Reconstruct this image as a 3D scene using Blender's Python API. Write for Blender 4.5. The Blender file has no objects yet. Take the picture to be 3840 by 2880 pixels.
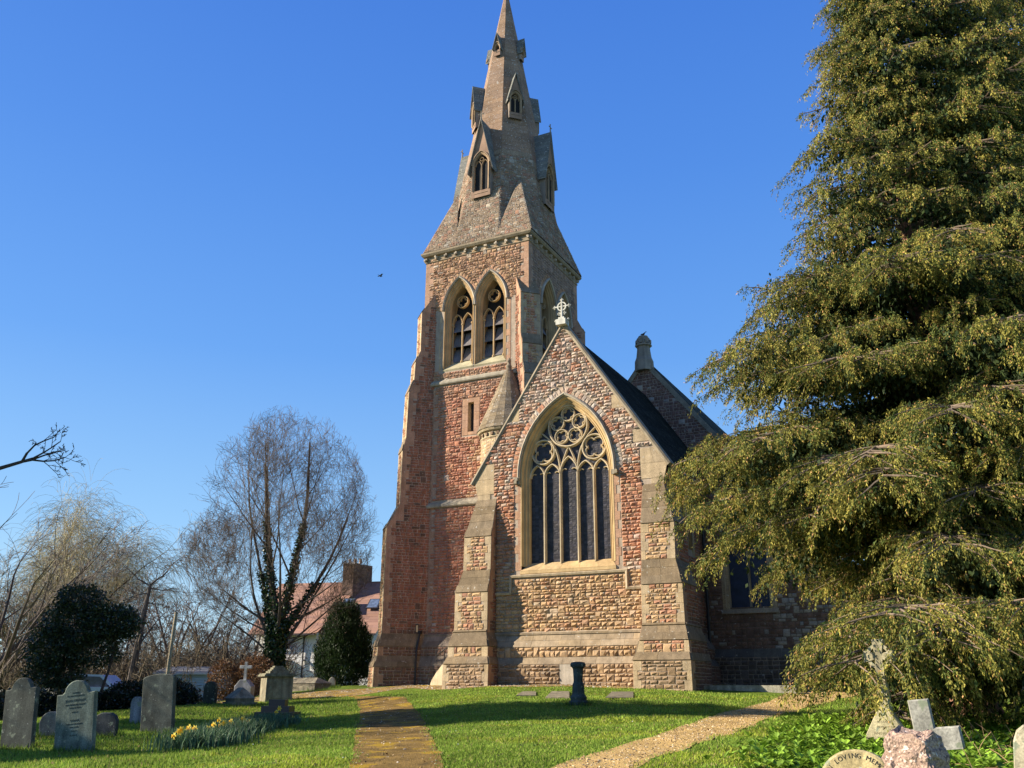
import bpy, bmesh, math, random
import numpy as np
from mathutils import Vector, Matrix
from mathutils.geometry import tessellate_polygon

# ------------------------------------------------------------------ camera, sky, sun
scene = bpy.context.scene
YAW, PITCH, ROLL, FPX = math.radians(-27.2), math.radians(18.52), math.radians(0.24), 3450.0
def _axes():
    cy, sy = math.cos(YAW), math.sin(YAW)
    f = np.array([sy, cy, 0.]); r = np.array([cy, -sy, 0.]); u = np.array([0, 0, 1.])
    f2 = f*math.cos(PITCH)+u*math.sin(PITCH); u2 = u*math.cos(PITCH)-f*math.sin(PITCH)
    r3 = r*math.cos(ROLL)+u2*math.sin(ROLL); u3 = u2*math.cos(ROLL)-r*math.sin(ROLL)
    return r3, u3, f2
AR, AU, AF = _axes()
FH = np.array([math.sin(YAW), math.cos(YAW)]); RH = np.array([math.cos(YAW), -math.sin(YAW)])
cam_data = bpy.data.cameras.new('camera'); cam = bpy.data.objects.new('camera', cam_data)
scene.collection.objects.link(cam); scene.camera = cam
cam_data.sensor_width = 36.0; cam_data.lens = 36.0*FPX/3840.0
cam_data.clip_start = 0.1; cam_data.clip_end = 3000
cam.matrix_world = Matrix(((AR[0], AU[0], -AF[0], 0), (AR[1], AU[1], -AF[1], 0), (AR[2], AU[2], -AF[2], 0), (0, 0, 0, 1)))
SUN_AZ, SUN_EL = math.radians(62.8), math.radians(25.0)
SDIR = Vector((-math.sin(SUN_AZ)*math.cos(SUN_EL), -math.cos(SUN_AZ)*math.cos(SUN_EL), math.sin(SUN_EL)))
world = bpy.data.worlds.new('World'); scene.world = world; world.use_nodes = True
wn = world.node_tree.nodes; wl = world.node_tree.links
bg = wn['Background']; sky = wn.new('ShaderNodeTexSky'); sky.sky_type = 'NISHITA'; sky.sun_disc = False
sky.sun_elevation = SUN_EL; sky.sun_rotation = math.radians(180+62.8)
sky.altitude = 60; sky.air_density = 1.0; sky.dust_density = 0.0; sky.ozone_density = 1.6
# clear late-winter sky: the physical sky, tinted towards the deep blue of the day by height above the horizon
geo = wn.new('ShaderNodeTexCoord'); sep = wn.new('ShaderNodeSeparateXYZ'); ramp = wn.new('ShaderNodeValToRGB'); mixn = wn.new('ShaderNodeMix'); mixn.data_type = 'RGBA'
wl.new(geo.outputs['Generated'], sep.inputs[0]); wl.new(sep.outputs['Z'], ramp.inputs[0])
els = ramp.color_ramp.elements; EXPO = 1.2; SK = 2**EXPO*0.10
def skc(r, g, b): return tuple(((x/255)**2.2)/SK for x in (r, g, b))+(1,)
els[0].position = 0.0; els[0].color = skc(178, 218, 242); els[1].position = 1.0; els[1].color = skc(20, 46, 122)
for p_, c_ in ((.06, (176, 217, 246)), (.16, (142, 196, 248)), (.34, (98, 162, 244)), (.52, (76, 140, 235)), (.68, (62, 123, 225)), (.84, (38, 80, 178))):
    e = els.new(p_); e.color = skc(*c_)
wl.new(sky.outputs[0], mixn.inputs[6]); wl.new(ramp.outputs[0], mixn.inputs[7]); mixn.inputs[0].default_value = 0.85
wl.new(mixn.outputs[2], bg.inputs[0]); bg.inputs[1].default_value = 0.10
sun_d = bpy.data.lights.new('sun', 'SUN'); sun_d.energy = 5.0; sun_d.angle = math.radians(0.55); sun_d.color = (1.0, 0.89, 0.73)
sun = bpy.data.objects.new('sun', sun_d); scene.collection.objects.link(sun)
sun.rotation_euler = SDIR.to_track_quat('Z', 'Y').to_euler()
scene.view_settings.view_transform = 'Standard'; scene.view_settings.look = 'None'
scene.view_settings.exposure = EXPO; scene.view_settings.gamma = 1.0
scene.cycles.use_denoising = True
scene.cycles.max_bounces = 6; scene.cycles.transparent_max_bounces = 8

rnd = random.Random(7); rng = np.random.default_rng(11)

# ------------------------------------------------------------------ helpers
def W(d, r):
    """horizontal point d metres ahead and r metres to the right of where the photographer stands"""
    return FH*d+RH*r
def at(px, py, d):
    q = AF*FPX+AR*(px-1920)-AU*(py-1440)
    return q*(d/float(q[:2]@FH))
def onY(px, py, Y):
    q = AF*FPX+AR*(px-1920)-AU*(py-1440); return q*(Y/q[1])

def material(name, rough=0.9, col=None, noise=(6.0, 0.35), fine=(45.0, 0.25), bump=0.3, bump_scale=60.0, bump_dist=0.01,
             spots=None, spec=0.25, island=0.0, streak=0.0, trans=None, coat=0.0, metallic=0.0):
    m = bpy.data.materials.new(name); m.use_nodes = True
    n = m.node_tree.nodes; l = m.node_tree.links; p = n['Principled BSDF']
    p.inputs['Roughness'].default_value = rough; p.inputs['Specular IOR Level'].default_value = spec
    p.inputs['Metallic'].default_value = metallic
    tc = n.new('ShaderNodeNewGeometry')
    if col is None:
        a = n.new('ShaderNodeAttribute'); a.attribute_name = 'Col'; c = a.outputs['Color']
    else:
        a = n.new('ShaderNodeRGB'); a.outputs[0].default_value = (*col, 1); c = a.outputs[0]
    def mul(c, fac_socket, amt, lo, hi):
        mr = n.new('ShaderNodeMapRange'); mr.inputs['From Min'].default_value = lo; mr.inputs['From Max'].default_value = hi
        mr.inputs['To Min'].default_value = 1-amt; mr.inputs['To Max'].default_value = 1+amt
        l.new(fac_socket, mr.inputs['Value'])
        vm = n.new('ShaderNodeVectorMath'); vm.operation = 'SCALE'; l.new(c, vm.inputs[0]); l.new(mr.outputs[0], vm.inputs['Scale'])
        return vm.outputs[0]
    def noise_node(sc, det=4, stretch=None):
        t = n.new('ShaderNodeTexNoise'); t.inputs['Scale'].default_value = sc; t.inputs['Detail'].default_value = det
        if stretch:
            mp = n.new('ShaderNodeMapping'); mp.inputs['Scale'].default_value = stretch
            l.new(tc.outputs['Position'], mp.inputs[0]); l.new(mp.outputs[0], t.inputs['Vector'])
        else:
            l.new(tc.outputs['Position'], t.inputs['Vector'])
        return t
    if noise: c = mul(c, noise_node(noise[0], 3).outputs['Fac'], noise[1], .3, .7)
    if fine: c = mul(c, noise_node(fine[0], 4).outputs['Fac'], fine[1], .3, .7)
    if streak: c = mul(c, noise_node(1.0, 4, (7, 7, .5)).outputs['Fac'], streak, .35, .65)
    if island: c = mul(c, tc.outputs['Random Per Island'], island, 0, 1)
    if spots:   # (scale, threshold, colour): lichen or dirt patches that belong to the surface
        for (sc, th, sc_col) in spots:
            t = noise_node(sc, 6); mr = n.new('ShaderNodeMapRange'); mr.inputs['From Min'].default_value = th
            mr.inputs['From Max'].default_value = th+.05; l.new(t.outputs['Fac'], mr.inputs['Value'])
            mx = n.new('ShaderNodeMix'); mx.data_type = 'RGBA'; l.new(mr.outputs[0], mx.inputs[0])
            l.new(c, mx.inputs[6]); mx.inputs[7].default_value = (*sc_col, 1); c = mx.outputs[2]
    l.new(c, p.inputs['Base Color'])
    if bump:
        t = noise_node(bump_scale, 5); b = n.new('ShaderNodeBump'); b.inputs['Strength'].default_value = bump
        b.inputs['Distance'].default_value = bump_dist; l.new(t.outputs['Fac'], b.inputs['Height']); l.new(b.outputs[0], p.inputs['Normal'])
    if trans:
        tr = n.new('ShaderNodeBsdfTranslucent'); l.new(c, tr.inputs['Color'])
        ms = n.new('ShaderNodeMixShader'); ms.inputs[0].default_value = trans
        l.new(p.outputs[0], ms.inputs[1]); l.new(tr.outputs[0], ms.inputs[2]); l.new(ms.outputs[0], n['Material Output'].inputs[0])
    return m

class MB:
    """collects polygons with one colour per vertex and builds ONE mesh object"""
    def __init__(s): s.v = []; s.f = []; s.c = []; s.n = 0; s.av = []; s.af = []; s.ac = []
    def add(s, verts, faces, col):
        b = s.n; s.v.extend([tuple(map(float, p)) for p in verts]); s.c.extend([tuple(col)]*len(verts)); s.n += len(verts)
        s.f.extend([tuple(i+b for i in f) for f in faces])
    def arr(s, V, F, Cc):
        """bulk: V (n,3), F (m,k), Cc (n,3)"""
        s.av.append(np.asarray(V, float)); s.af.append(np.asarray(F)); s.ac.append(np.broadcast_to(np.asarray(Cc, float), (len(V), 3)))
    def build(s, name, mat, parent=None, smooth=False, origin=None):
        V = [np.array(s.v, float).reshape(-1, 3)]; Cc = [np.array(s.c, float).reshape(-1, 3)]
        loops = [np.array([i for f in s.f for i in f], dtype=np.int64)]; sizes = [np.array([len(f) for f in s.f], dtype=np.int64)]
        base = s.n
        for a, f, c in zip(s.av, s.af, s.ac):
            V.append(a); Cc.append(c); loops.append((f+base).ravel()); sizes.append(np.full(len(f), f.shape[1])); base += len(a)
        V = np.concatenate(V); Cc = np.concatenate(Cc); loops = np.concatenate(loops); sizes = np.concatenate(sizes)
        if origin is not None: V = V-np.array(origin, float)
        me = bpy.data.meshes.new(name); me.vertices.add(len(V)); me.vertices.foreach_set('co', V.ravel())
        me.loops.add(len(loops)); me.loops.foreach_set('vertex_index', loops.astype(np.int32))
        me.polygons.add(len(sizes)); st = np.concatenate([[0], np.cumsum(sizes)[:-1]]).astype(np.int32)
        me.polygons.foreach_set('loop_start', st); me.polygons.foreach_set('loop_total', sizes.astype(np.int32))
        me.polygons.foreach_set('use_smooth', np.full(len(sizes), bool(smooth)))
        at_ = me.attributes.new('Col', 'FLOAT_COLOR', 'POINT')
        at_.data.foreach_set('color', np.concatenate([Cc, np.ones((len(Cc), 1))], 1).ravel())
        me.update(calc_edges=True); me.validate()
        me.materials.append(mat)
        o = bpy.data.objects.new(name, me); scene.collection.objects.link(o)
        if origin is not None and parent is None: o.location = origin
        if parent is not None: attach(o, parent, origin)
        return o

def attach(o, parent, origin=None):
    """vertices of o are in world space (origin None); keep them there under a parent that has a location"""
    o.parent = parent
    q = parent; off = Vector((0, 0, 0))
    while q is not None: off += Vector(q.location) if not q.get('_mesh_world') else Vector((0, 0, 0)); q = q.parent
    o.location = Vector(origin if origin is not None else (0, 0, 0))-off

def empty(name, loc=(0, 0, 0)):
    o = bpy.data.objects.new(name, None); o.location = loc; o.empty_display_size = .3; scene.collection.objects.link(o); return o
def tag(o, label=None, cat=None, group=None, kind=None):
    if label: o['label'] = label
    if cat: o['category'] = cat
    if group: o['group'] = group
    if kind: o['kind'] = kind
    return o

class Fr:
    def __init__(s, O, U, V): s.O = np.array(O, float); s.U = np.array(U, float); s.V = np.array(V, float); s.N = np.cross(s.U, s.V)
    def p(s, u, v, n=0.): return s.O+s.U*u+s.V*v+s.N*n
def frame_of(bl, br, tl):
    bl, br, tl = map(lambda a: np.array(a, float), (bl, br, tl))
    U = (br-bl)/np.linalg.norm(br-bl); V = tl-bl; V = V-U*(V@U); V /= np.linalg.norm(V); return Fr(bl, U, V)

def box(mb, p0, p1, col, fr=None):
    (a, b, c), (d, e, f) = p0, p1
    P = [(a, b, c), (d, b, c), (d, e, c), (a, e, c), (a, b, f), (d, b, f), (d, e, f), (a, e, f)]
    if fr is not None: P = [fr.p(*q) for q in P]
    mb.add(P, [(0, 3, 2, 1), (4, 5, 6, 7), (0, 1, 5, 4), (1, 2, 6, 5), (2, 3, 7, 6), (3, 0, 4, 7)], col)
def prism(mb, poly, fr, n0, n1, col, holes=()):
    k = len(poly)
    A = [fr.p(u, v, n1) for u, v in poly]; B = [fr.p(u, v, n0) for u, v in poly]
    if not holes:
        mb.add(A+B, [tuple(range(k)), tuple(range(2*k-1, k-1, -1))]+[(i, i+k, (i+1) % k+k, (i+1) % k) for i in range(k)], col)
def sheet(mb, loops, fr, n, col):
    vl = [[Vector((u, v, 0)) for u, v in lp] for lp in loops]; tris = tessellate_polygon(vl)
    flat = [q for lp in loops for q in lp]
    out = []
    for t in tris:
        (x0, y0), (x1, y1), (x2, y2) = (flat[i] for i in t)
        out.append(t if (x1-x0)*(y2-y0)-(x2-x0)*(y1-y0) > 0 else (t[0], t[2], t[1]))
    mb.add([fr.p(u, v, n) for u, v in flat], out, col)
def sweep(mb, fr, path, prof, col, closed=False, cap=True):
    P = [np.array(q, float) for q in path]; n = len(P); rows = []
    for i in range(n):
        a = P[i-1] if (i > 0 or closed) else None; b = P[(i+1) % n] if (i < n-1 or closed) else None
        def nrm(t): t = t/max(1e-9, np.linalg.norm(t)); return np.array([-t[1], t[0]])
        if a is None: m = nrm(b-P[i])
        elif b is None: m = nrm(P[i]-a)
        else:
            n1, n2 = nrm(P[i]-a), nrm(b-P[i]); m = n1+n2; L = np.linalg.norm(m)
            if L < .3: m = n1
            else: m = m/L; m = m/max(.45, m@n1)
        rows.append([fr.p(*(P[i]+m*o), d) for o, d in prof])
    k = len(prof); F = []
    for i in range(n if closed else n-1):
        j = (i+1) % n
        for q in range(k-1): F.append((i*k+q, j*k+q, j*k+q+1, i*k+q+1))
    if cap and not closed: F += [tuple(range(k)), tuple(range((n-1)*k+k-1, (n-1)*k-1, -1))]
    mb.add([p for r in rows for p in r], F, col)
def bar(w, d0, d1): return [(-w, d0), (-w, (d0+d1)/2), (-w*.35, d1), (w*.35, d1), (w, (d0+d1)/2), (w, d0)]
def arc(cx, cy, r, a0, a1, n): return [(cx+r*math.cos(a0+(a1-a0)*i/n), cy+r*math.sin(a0+(a1-a0)*i/n)) for i in range(n+1)]
def archpts(cx, a, zs, h, n=14):
    """pointed arch from left spring over the apex to right spring"""
    R = (a*a+h*h)/(2*a); c = R-a; th = math.atan2(h, c)   # left arc centred at cx+c
    L = [(cx+c-R*math.cos(t), zs+R*math.sin(t)) for t in [th*i/n for i in range(n+1)]]
    return L+[(2*cx-x, z) for x, z in L[-2::-1]]
def archpath(cx, a, zb, zs, h, n=14): return [(cx-a, zb)]+archpts(cx, a, zs, h, n)+[(cx+a, zb)]
def tube(mb, pts, rad, k, col, cap=True):
    P = [np.array(p, float) for p in pts]; n = len(P); V = []; up = np.array([.137, .29, .94])
    for i in range(n):
        t = P[min(i+1, n-1)]-P[max(i-1, 0)]; t = t/(np.linalg.norm(t)+1e-9)
        x = np.cross(t, up if abs(t@up) < .95 else np.array([1., 0, 0])); x /= np.linalg.norm(x); y = np.cross(t, x)
        r = rad[i] if hasattr(rad, '__len__') else rad
        V += [P[i]+r*(x*math.cos(2*math.pi*j/k)+y*math.sin(2*math.pi*j/k)) for j in range(k)]
    F = [(i*k+j, i*k+(j+1) % k, (i+1)*k+(j+1) % k, (i+1)*k+j) for i in range(n-1) for j in range(k)]
    if cap: F += [tuple(range(k-1, -1, -1)), tuple(range((n-1)*k, n*k))]
    mb.add(V, F, col)
def lathe(mb, c, prof, k, col, rot=0., sx=1.):
    V = [(c[0]+r*sx*math.cos(rot+2*math.pi*j/k), c[1]+r*math.sin(rot+2*math.pi*j/k), c[2]+z) for r, z in prof for j in range(k)]
    n = len(prof)
    F = [(i*k+j, i*k+(j+1) % k, (i+1)*k+(j+1) % k, (i+1)*k+j) for i in range(n-1) for j in range(k)]
    F += [tuple(range(k-1, -1, -1)), tuple(range((n-1)*k, n*k))]
    mb.add(V, F, col)

# ------------------------------------------------------------------ masonry
def crossings(loops, v):
    xs = []
    for lp in loops:
        for i in range(len(lp)):
            (u0, v0), (u1, v1) = lp[i], lp[(i+1) % len(lp)]
            if (v0 <= v) != (v1 <= v): xs.append(u0+(v-v0)*(u1-u0)/(v1-v0))
    xs.sort(); return [(xs[i], xs[i+1]) for i in range(0, len(xs)-1, 2)]
def inter(A, B):
    return [(max(a, c), min(b, d)) for a, b in A for c, d in B if min(b, d)-max(a, c) > .05]
def minus(A, rects, v0, v1):
    for (u0, u1, w0, w1) in rects:
        if min(v1, w1)-max(v0, w0) < .02: continue
        out = []
        for a, b in A:
            if u1 <= a or u0 >= b: out.append((a, b)); continue
            if u0-a > .05: out.append((a, u0))
            if b-u1 > .05: out.append((u1, b))
        A = out
    return A
def rock(mb, fr, u0, u1, v0, v1, d, col):
    g = .006; r = rnd.random
    u0 += g; u1 -= g; v0 += g; v1 -= g
    if u1-u0 < .03 or v1-v0 < .03: return
    i = min(.02, (v1-v0)*.2)
    base = [(u0, v0, -.01), (u1, v0, -.01), (u1, v1, -.01), (u0, v1, -.01)]
    ring = [(u0+i*r(), v0+i*r(), d*(.15+.45*r())), (u1-i*r(), v0+i*r(), d*(.15+.45*r())), (u1-i*r(), v1-i*r(), d*(.15+.45*r())), (u0+i*r(), v1-i*r(), d*(.15+.45*r()))]
    w, h = u1-u0, v1-v0
    p1 = (u0+w*(.2+.2*r()), v0+h*(.3+.4*r()), d*(.7+.8*r())); p2 = (u1-w*(.2+.2*r()), v0+h*(.3+.4*r()), d*(.55+.6*r()))
    V = [fr.p(*q) for q in base+ring+[p1, p2]]
    mb.add(V, [(0, 1, 5, 4), (1, 2, 6, 5), (2, 3, 7, 6), (3, 0, 4, 7), (4, 5, 9, 8), (5, 6, 9), (6, 7, 8, 9), (7, 4, 8)], col)
def jit(col, a=.10, hue=.06):
    b = 1+rnd.uniform(-a, a); h = rnd.uniform(-hue, hue); return (max(0, col[0]*b*(1+h*.4)), max(0, col[1]*b), max(0, col[2]*b*(1-h)))
def rubble(mb, fr, loops, colf, mod=.29, d=.038, rects=(), vb=None, lens=(.12, .29)):
    vs = [v for lp in loops for _, v in lp]; v = min(vs) if vb is None else vb; top = max(vs)
    while v < top-.04:
        va = v; vb_ = min(v+mod*rnd.uniform(.88, 1.12), top); v = vb_
        if top-vb_ < .08: vb_ = top; v = top
        e = .012
        def rows(a, b): return minus(inter(crossings(loops, a+e), crossings(loops, b-e)), rects, a, b)
        tall = []
        if vb_-va > .2:
            for a, b in rows(va, vb_):
                u = a+rnd.uniform(.3, 1.6)
                while u < b-.5:
                    w = rnd.uniform(.18, .3); tall.append((u, u+w)); rock(mb, fr, u, u+w, va, vb_, d, colf(fr.p(u+w/2, (va+vb_)/2)))
                    u += w+rnd.uniform(.5, 2.2)
        sp = [va, vb_] if vb_-va < .16 else [va, va+(vb_-va)*rnd.choice((.38, .5, .5, .62)), vb_]
        for a0, b0 in zip(sp[:-1], sp[1:]):
            R = minus(rows(a0, b0), [(x, y, a0, b0) for x, y in tall], a0, b0)
            for a, b in R:
                u = a
                while u < b-.01:
                    w = rnd.uniform(*lens)
                    if b-u-w < .1: w = b-u
                    if w > .48: w *= .5
                    rock(mb, fr, u, u+w, a0, b0, d*(.7+.5*rnd.random()), colf(fr.p(u+w/2, (a0+b0)/2))); u += w
def slabs(mb, fr, loops, colf, h=.3, n=.012, lens=(.5, 1.1), vb=None, lip=0., gap=.004):
    vs = [v for lp in loops for _, v in lp]; v0 = min(vs) if vb is None else vb; top = max(vs)
    rows = max(1, round((top-v0)/h)); hh = (top-v0)/rows
    for i in range(rows):
        a, b = v0+i*hh, v0+(i+1)*hh
        A = crossings(loops, a+.004); B = crossings(loops, b-.004)
        for (a0, a1), (b0, b1) in zip(A, B):
            k = max(1, round((a1-a0)/rnd.uniform(*lens))); cuts = [j/k+(rnd.uniform(-.15, .15)/k if 0 < j < k else 0) for j in range(k+1)]
            for s0, s1 in zip(cuts[:-1], cuts[1:]):
                g = gap; nn = n*(.8+.4*rnd.random())+(lip if i == 0 else 0)
                q = [(a0+(a1-a0)*s0+g, a+g), (a0+(a1-a0)*s1-g, a+g), (b0+(b1-b0)*s1-g, b-g), (b0+(b1-b0)*s0+g, b-g)]
                if q[1][0]-q[0][0] < .01 and q[2][0]-q[3][0] < .01: continue
                V = [fr.p(*x, -.01) for x in q]+[fr.p(*x, nn) for x in q]
                mb.add(V, [(4, 5, 6, 7), (0, 1, 5, 4), (1, 2, 6, 5), (2, 3, 7, 6), (3, 0, 4, 7)], colf(fr.p(*q[0])))
def quoins(mb, fr, ufun, side, v0, v1, colf, h=.31, lw=(.42, .24), n=.012):
    """dressed corner blocks running inwards from u = ufun(v); returns the rectangles they take"""
    R = []; k = max(1, round((v1-v0)/h)); hh = (v1-v0)/k; par = rnd.randint(0, 1)
    for i in range(k):
        a, b = v0+i*hh, v0+(i+1)*hh; w = lw[(i+par) % 2]*rnd.uniform(.9, 1.1)
        ua, ub = ufun(a), ufun(b); inner = (max if side > 0 else min)(ua, ub)+side*w
        q = [(ua, a+.003), (inner, a+.003), (inner, b-.003), (ub, b-.003)]
        if side < 0: q = [q[1], q[0], q[3], q[2]]
        V = [fr.p(*x, -.01) for x in q]+[fr.p(*x, n) for x in q]
        mb.add(V, [(4, 5, 6, 7), (0, 1, 5, 4), (1, 2, 6, 5), (2, 3, 7, 6), (3, 0, 4, 7)], colf(fr.p(*q[0])))
        lo, hi = min(ua, ub, inner), max(ua, ub, inner); R.append((lo-.5 if side > 0 else lo, hi if side > 0 else hi+.5, a, b))
    return R
MORT = (.34, .27, .20)
def panel(mb, bl, br, tr, tl, kind, colf, dcolf, q=(0, 0), mod=.29, d=.038, h=.3, lip=0., lw=(.42, .24), mort=MORT):
    """one plane quad of wall: rubble between dressed quoins, or dressed slabs"""
    bl, br, tr, tl = (np.array(x, float) for x in (bl, br, tr, tl))
    base = br-bl if np.linalg.norm(br-bl) > 1e-4 else tr-tl
    U = base/np.linalg.norm(base); V = (tl-bl) if np.linalg.norm(tl-bl) > 1e-4 else tr-br; V = V-U*(V@U); V /= np.linalg.norm(V); fr = Fr(bl, U, V)
    P = [((x-bl)@U, (x-bl)@V) for x in (bl, br, tr, tl)]
    mb.add([bl, br, tr, tl], [(0, 1, 2, 3)], mort)
    if kind == 'rubble':
        rects = []; v0, v1 = min(P[0][1], P[1][1]), max(P[2][1], P[3][1])
        fl = lambda v: P[0][0]+(P[3][0]-P[0][0])*(v-v0)/(v1-v0); frr = lambda v: P[1][0]+(P[2][0]-P[1][0])*(v-v0)/(v1-v0)
        if q[0]: rects += quoins(mb, fr, fl, 1, v0, v1, dcolf, lw=lw)
        if q[1]: rects += quoins(mb, fr, frr, -1, v0, v1, dcolf, lw=lw)
        rubble(mb, fr, [P], colf, mod, d, rects)
    else: slabs(mb, fr, [P], dcolf, h=h, lip=lip)
    return fr

# ------------------------------------------------------------------ materials
M = {}
M['stone'] = material('rock_faced_stone', .92, streak=.12, noise=(3.5, .16), fine=(40, .3), bump=.5, bump_scale=70, bump_dist=.012, spots=[(9.0, .66, (.46, .43, .36))])
M['dressed'] = material('dressed_stone', .9, noise=(2.2, .18), fine=(55, .18), bump=.25, bump_scale=110, streak=.16, spots=[(14, .66, (.42, .40, .34)), (5, .70, (.12, .10, .08))])
M['window_stone'] = material('window_stone', .9, noise=(1.7, .2), fine=(50, .14), bump=.2, bump_scale=110, streak=.1)
M['spire'] = material('spire_stone', .93, noise=(1.2, .22), fine=(30, .35), bump=.55, bump_scale=45, bump_dist=.02, spots=[(11, .62, (.40, .38, .33))])
M['slate'] = material('roof_tile', 1.0, spec=.03, noise=(1.5, .25), fine=(30, .25), bump=.4, bump_scale=50, spots=[(8, .64, (.10, .11, .08))])
M['leadglass'] = material('leaded_glass', .42, noise=(4, .35), fine=(60, .35), bump=.5, bump_scale=25, spec=.3)
M['dark'] = material('dark_wood_and_shade', .8, noise=(3, .2), fine=(40, .3), bump=.2)  # louvre boards, and the painted shade behind openings
M['iron'] = material('black_iron', .5, noise=None, fine=(60, .2), bump=.1, spec=.5)
M['grave'] = material('weathered_gravestone', .9, noise=(4, .3), fine=(50, .3), bump=.45, bump_scale=50, bump_dist=.008, streak=.3, spots=[(8, .62, (.20, .22, .15)), (30, .68, (.4, .4, .35))])
M['plain'] = material('painted_surface', .8, noise=(1, .05), fine=(30, .05), bump=.1)

CX, CY = -19.4, 36.75
def mixc(a, b, t): return tuple(x*(1-t)+y*t for x, y in zip(a, b))
RED = (.36, .160, .098); RED2 = (.40, .205, .122); BUFF = (.42, .275, .145); TAN = (.345, .205, .12); LICH = (.44, .39, .315); SOOT_SHADE = (.13, .10, .075); PINK = (.34, .20, .13)  # the soot tone also darkens walls to stand for shade
def c_tower(P):
    z = P[2]; r = rnd.random()
    if z > 16.2: c = TAN if r < .6 else (mixc(BUFF, TAN, .5) if r < .8 else mixc(RED2, TAN, .5))
    elif z > 12.4: c = (RED2 if r < .5 else TAN) if z > 13.4 else (RED2 if r < .55 else PINK)
    elif z > 2.3:
        c = RED if r < .72 else RED2
        if P[0] > -19.6 and z < 11 and rnd.random() < .55: c = mixc(BUFF, RED2, .5 if rnd.random() < .45 else .9)
    else: c = mixc(RED, SOOT_SHADE, .68)
    if rnd.random() < .03: c = mixc(LICH, c, .4)
    return jit(c)
def c_shade(P):  # rubble on walls out of the sun, their shade darkened into the colour
    c = RED if P[2] > 2.4 else mixc(RED, SOOT_SHADE, .7)
    if rnd.random() < .08: c = SOOT_SHADE
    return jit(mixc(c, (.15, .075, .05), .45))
def c_chancel(P):
    x, z = P[0], P[2]; r = rnd.random()
    if z < 1.0: return jit(mixc(BUFF, SOOT_SHADE, .55 if x < -13.2 else .33), .28)
    if z < 1.5: return jit(mixc(BUFF, SOOT_SHADE, .15), .2)
    if z < 3.92: return jit(BUFF if r < .72 else (mixc(RED2, BUFF, .5) if r < .92 else (.44, .32, .20)), .13)
    pl = 0.0
    if z > 9.6: pl = .85
    elif z > 8.2: pl = .35
    if x > -11.4 and z > 7.6: pl = max(pl, .78-max(0, abs(x+10.7)-.9)*.5)
    if x < -15.3 and z > 6.8: pl = max(pl, .35)
    if z < 4.7 and x > -11.5: pl = .5
    c = (RED2 if r < .6 else (.40, .185, .105) if r < .9 else mixc(BUFF, RED2, .5))
    if rnd.random() < pl: c = mixc(LICH, c, rnd.uniform(.1, .7))
    elif rnd.random() < .04: c = mixc(LICH, c, .5)
    return jit(c)
def c_but(P): return jit(BUFF if rnd.random() < .7 else RED2, .2) if P[2] > 1.1 else jit(mixc(BUFF, SOOT_SHADE, .45), .28)
def c_dress(P): return jit((.39, .295, .18), .09, .05)
def c_dressred(P): return jit((.36, .215, .135), .08, .05)
def c_weather(P): return jit((.195, .145, .088), .14, .06)
def c_win(P): return jit((.44, .31, .155), .10, .05)
def c_spire(P):
    r = rnd.random(); z = P[2]
    if z > 25.5: return jit((.235, .155, .10), .08)
    return jit((.235, .17, .11) if r < .7 else (.32, .27, .20) if r < .80 else (.27, .15, .095), .2)
def c_slate(P): return jit((.018, .019, .015), .3)
WY = (.45, .32, .16)

church = empty('church', (-14.5, 34.0, 0.2))
tag(church, 'red sandstone parish church with a tall broach spire, seen from its east end', 'church')
def T3(x, y, z): return np.array((x, y, z), float)

def stack(mb, C, d, stages, back, colf, side_colf=None, inner_q=True, mod=.25, skip=()):
    """stepped buttress: stages (z, p, wl, wr) from the top down"""
    C = np.array(C, float); d = np.array(d, float); d /= np.linalg.norm(d); s = np.array([-d[1], d[0]])
    side_colf = side_colf or colf
    def ring(z, p, wl, wr): return [T3(*(C-s*wl-d*back), z), T3(*(C-s*wl+d*p), z), T3(*(C+s*wr+d*p), z), T3(*(C+s*wr-d*back), z)]
    for i in range(len(stages)-1):
        zt, pt, lt, rt = stages[i]; zb, pb, lb, rb = stages[i+1]
        a, b = ring(*stages[i]), ring(*stages[i+1])
        sl = (abs(pb-pt) > .12*(zt-zb)) or abs(rb-rt) > .12*(zt-zb) or abs(lb-lt) > .12*(zt-zb)
        for side, (i0, i1) in enumerate(((1, 2), (2, 3), (0, 1))):
            if side in skip: continue
            steep = [abs(pb-pt), abs(rb-rt), abs(lb-lt)][side] > .12*(zt-zb)
            kind = 'slab' if steep else 'rubble'
            small = (zt-zb) < .2
            cf = colf if side == 0 else side_colf
            if sl and side != 0 and not steep: kind = 'rubble'
            panel(mb, b[i0], b[i1], a[i1], a[i0], 'slab' if small else kind, cf, c_weather if (kind == 'slab') else (c_dress if side == 0 else c_dressred),
                  q=((1, 1) if side == 0 else ((1, 0) if side == 1 else (0, 1))) if (zt-zb) > .3 else (0, 0), mod=mod, d=.042, h=.28, lip=.035 if kind == 'slab' else 0, lw=(.26, .14) if side == 0 else (.36, .2))

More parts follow.
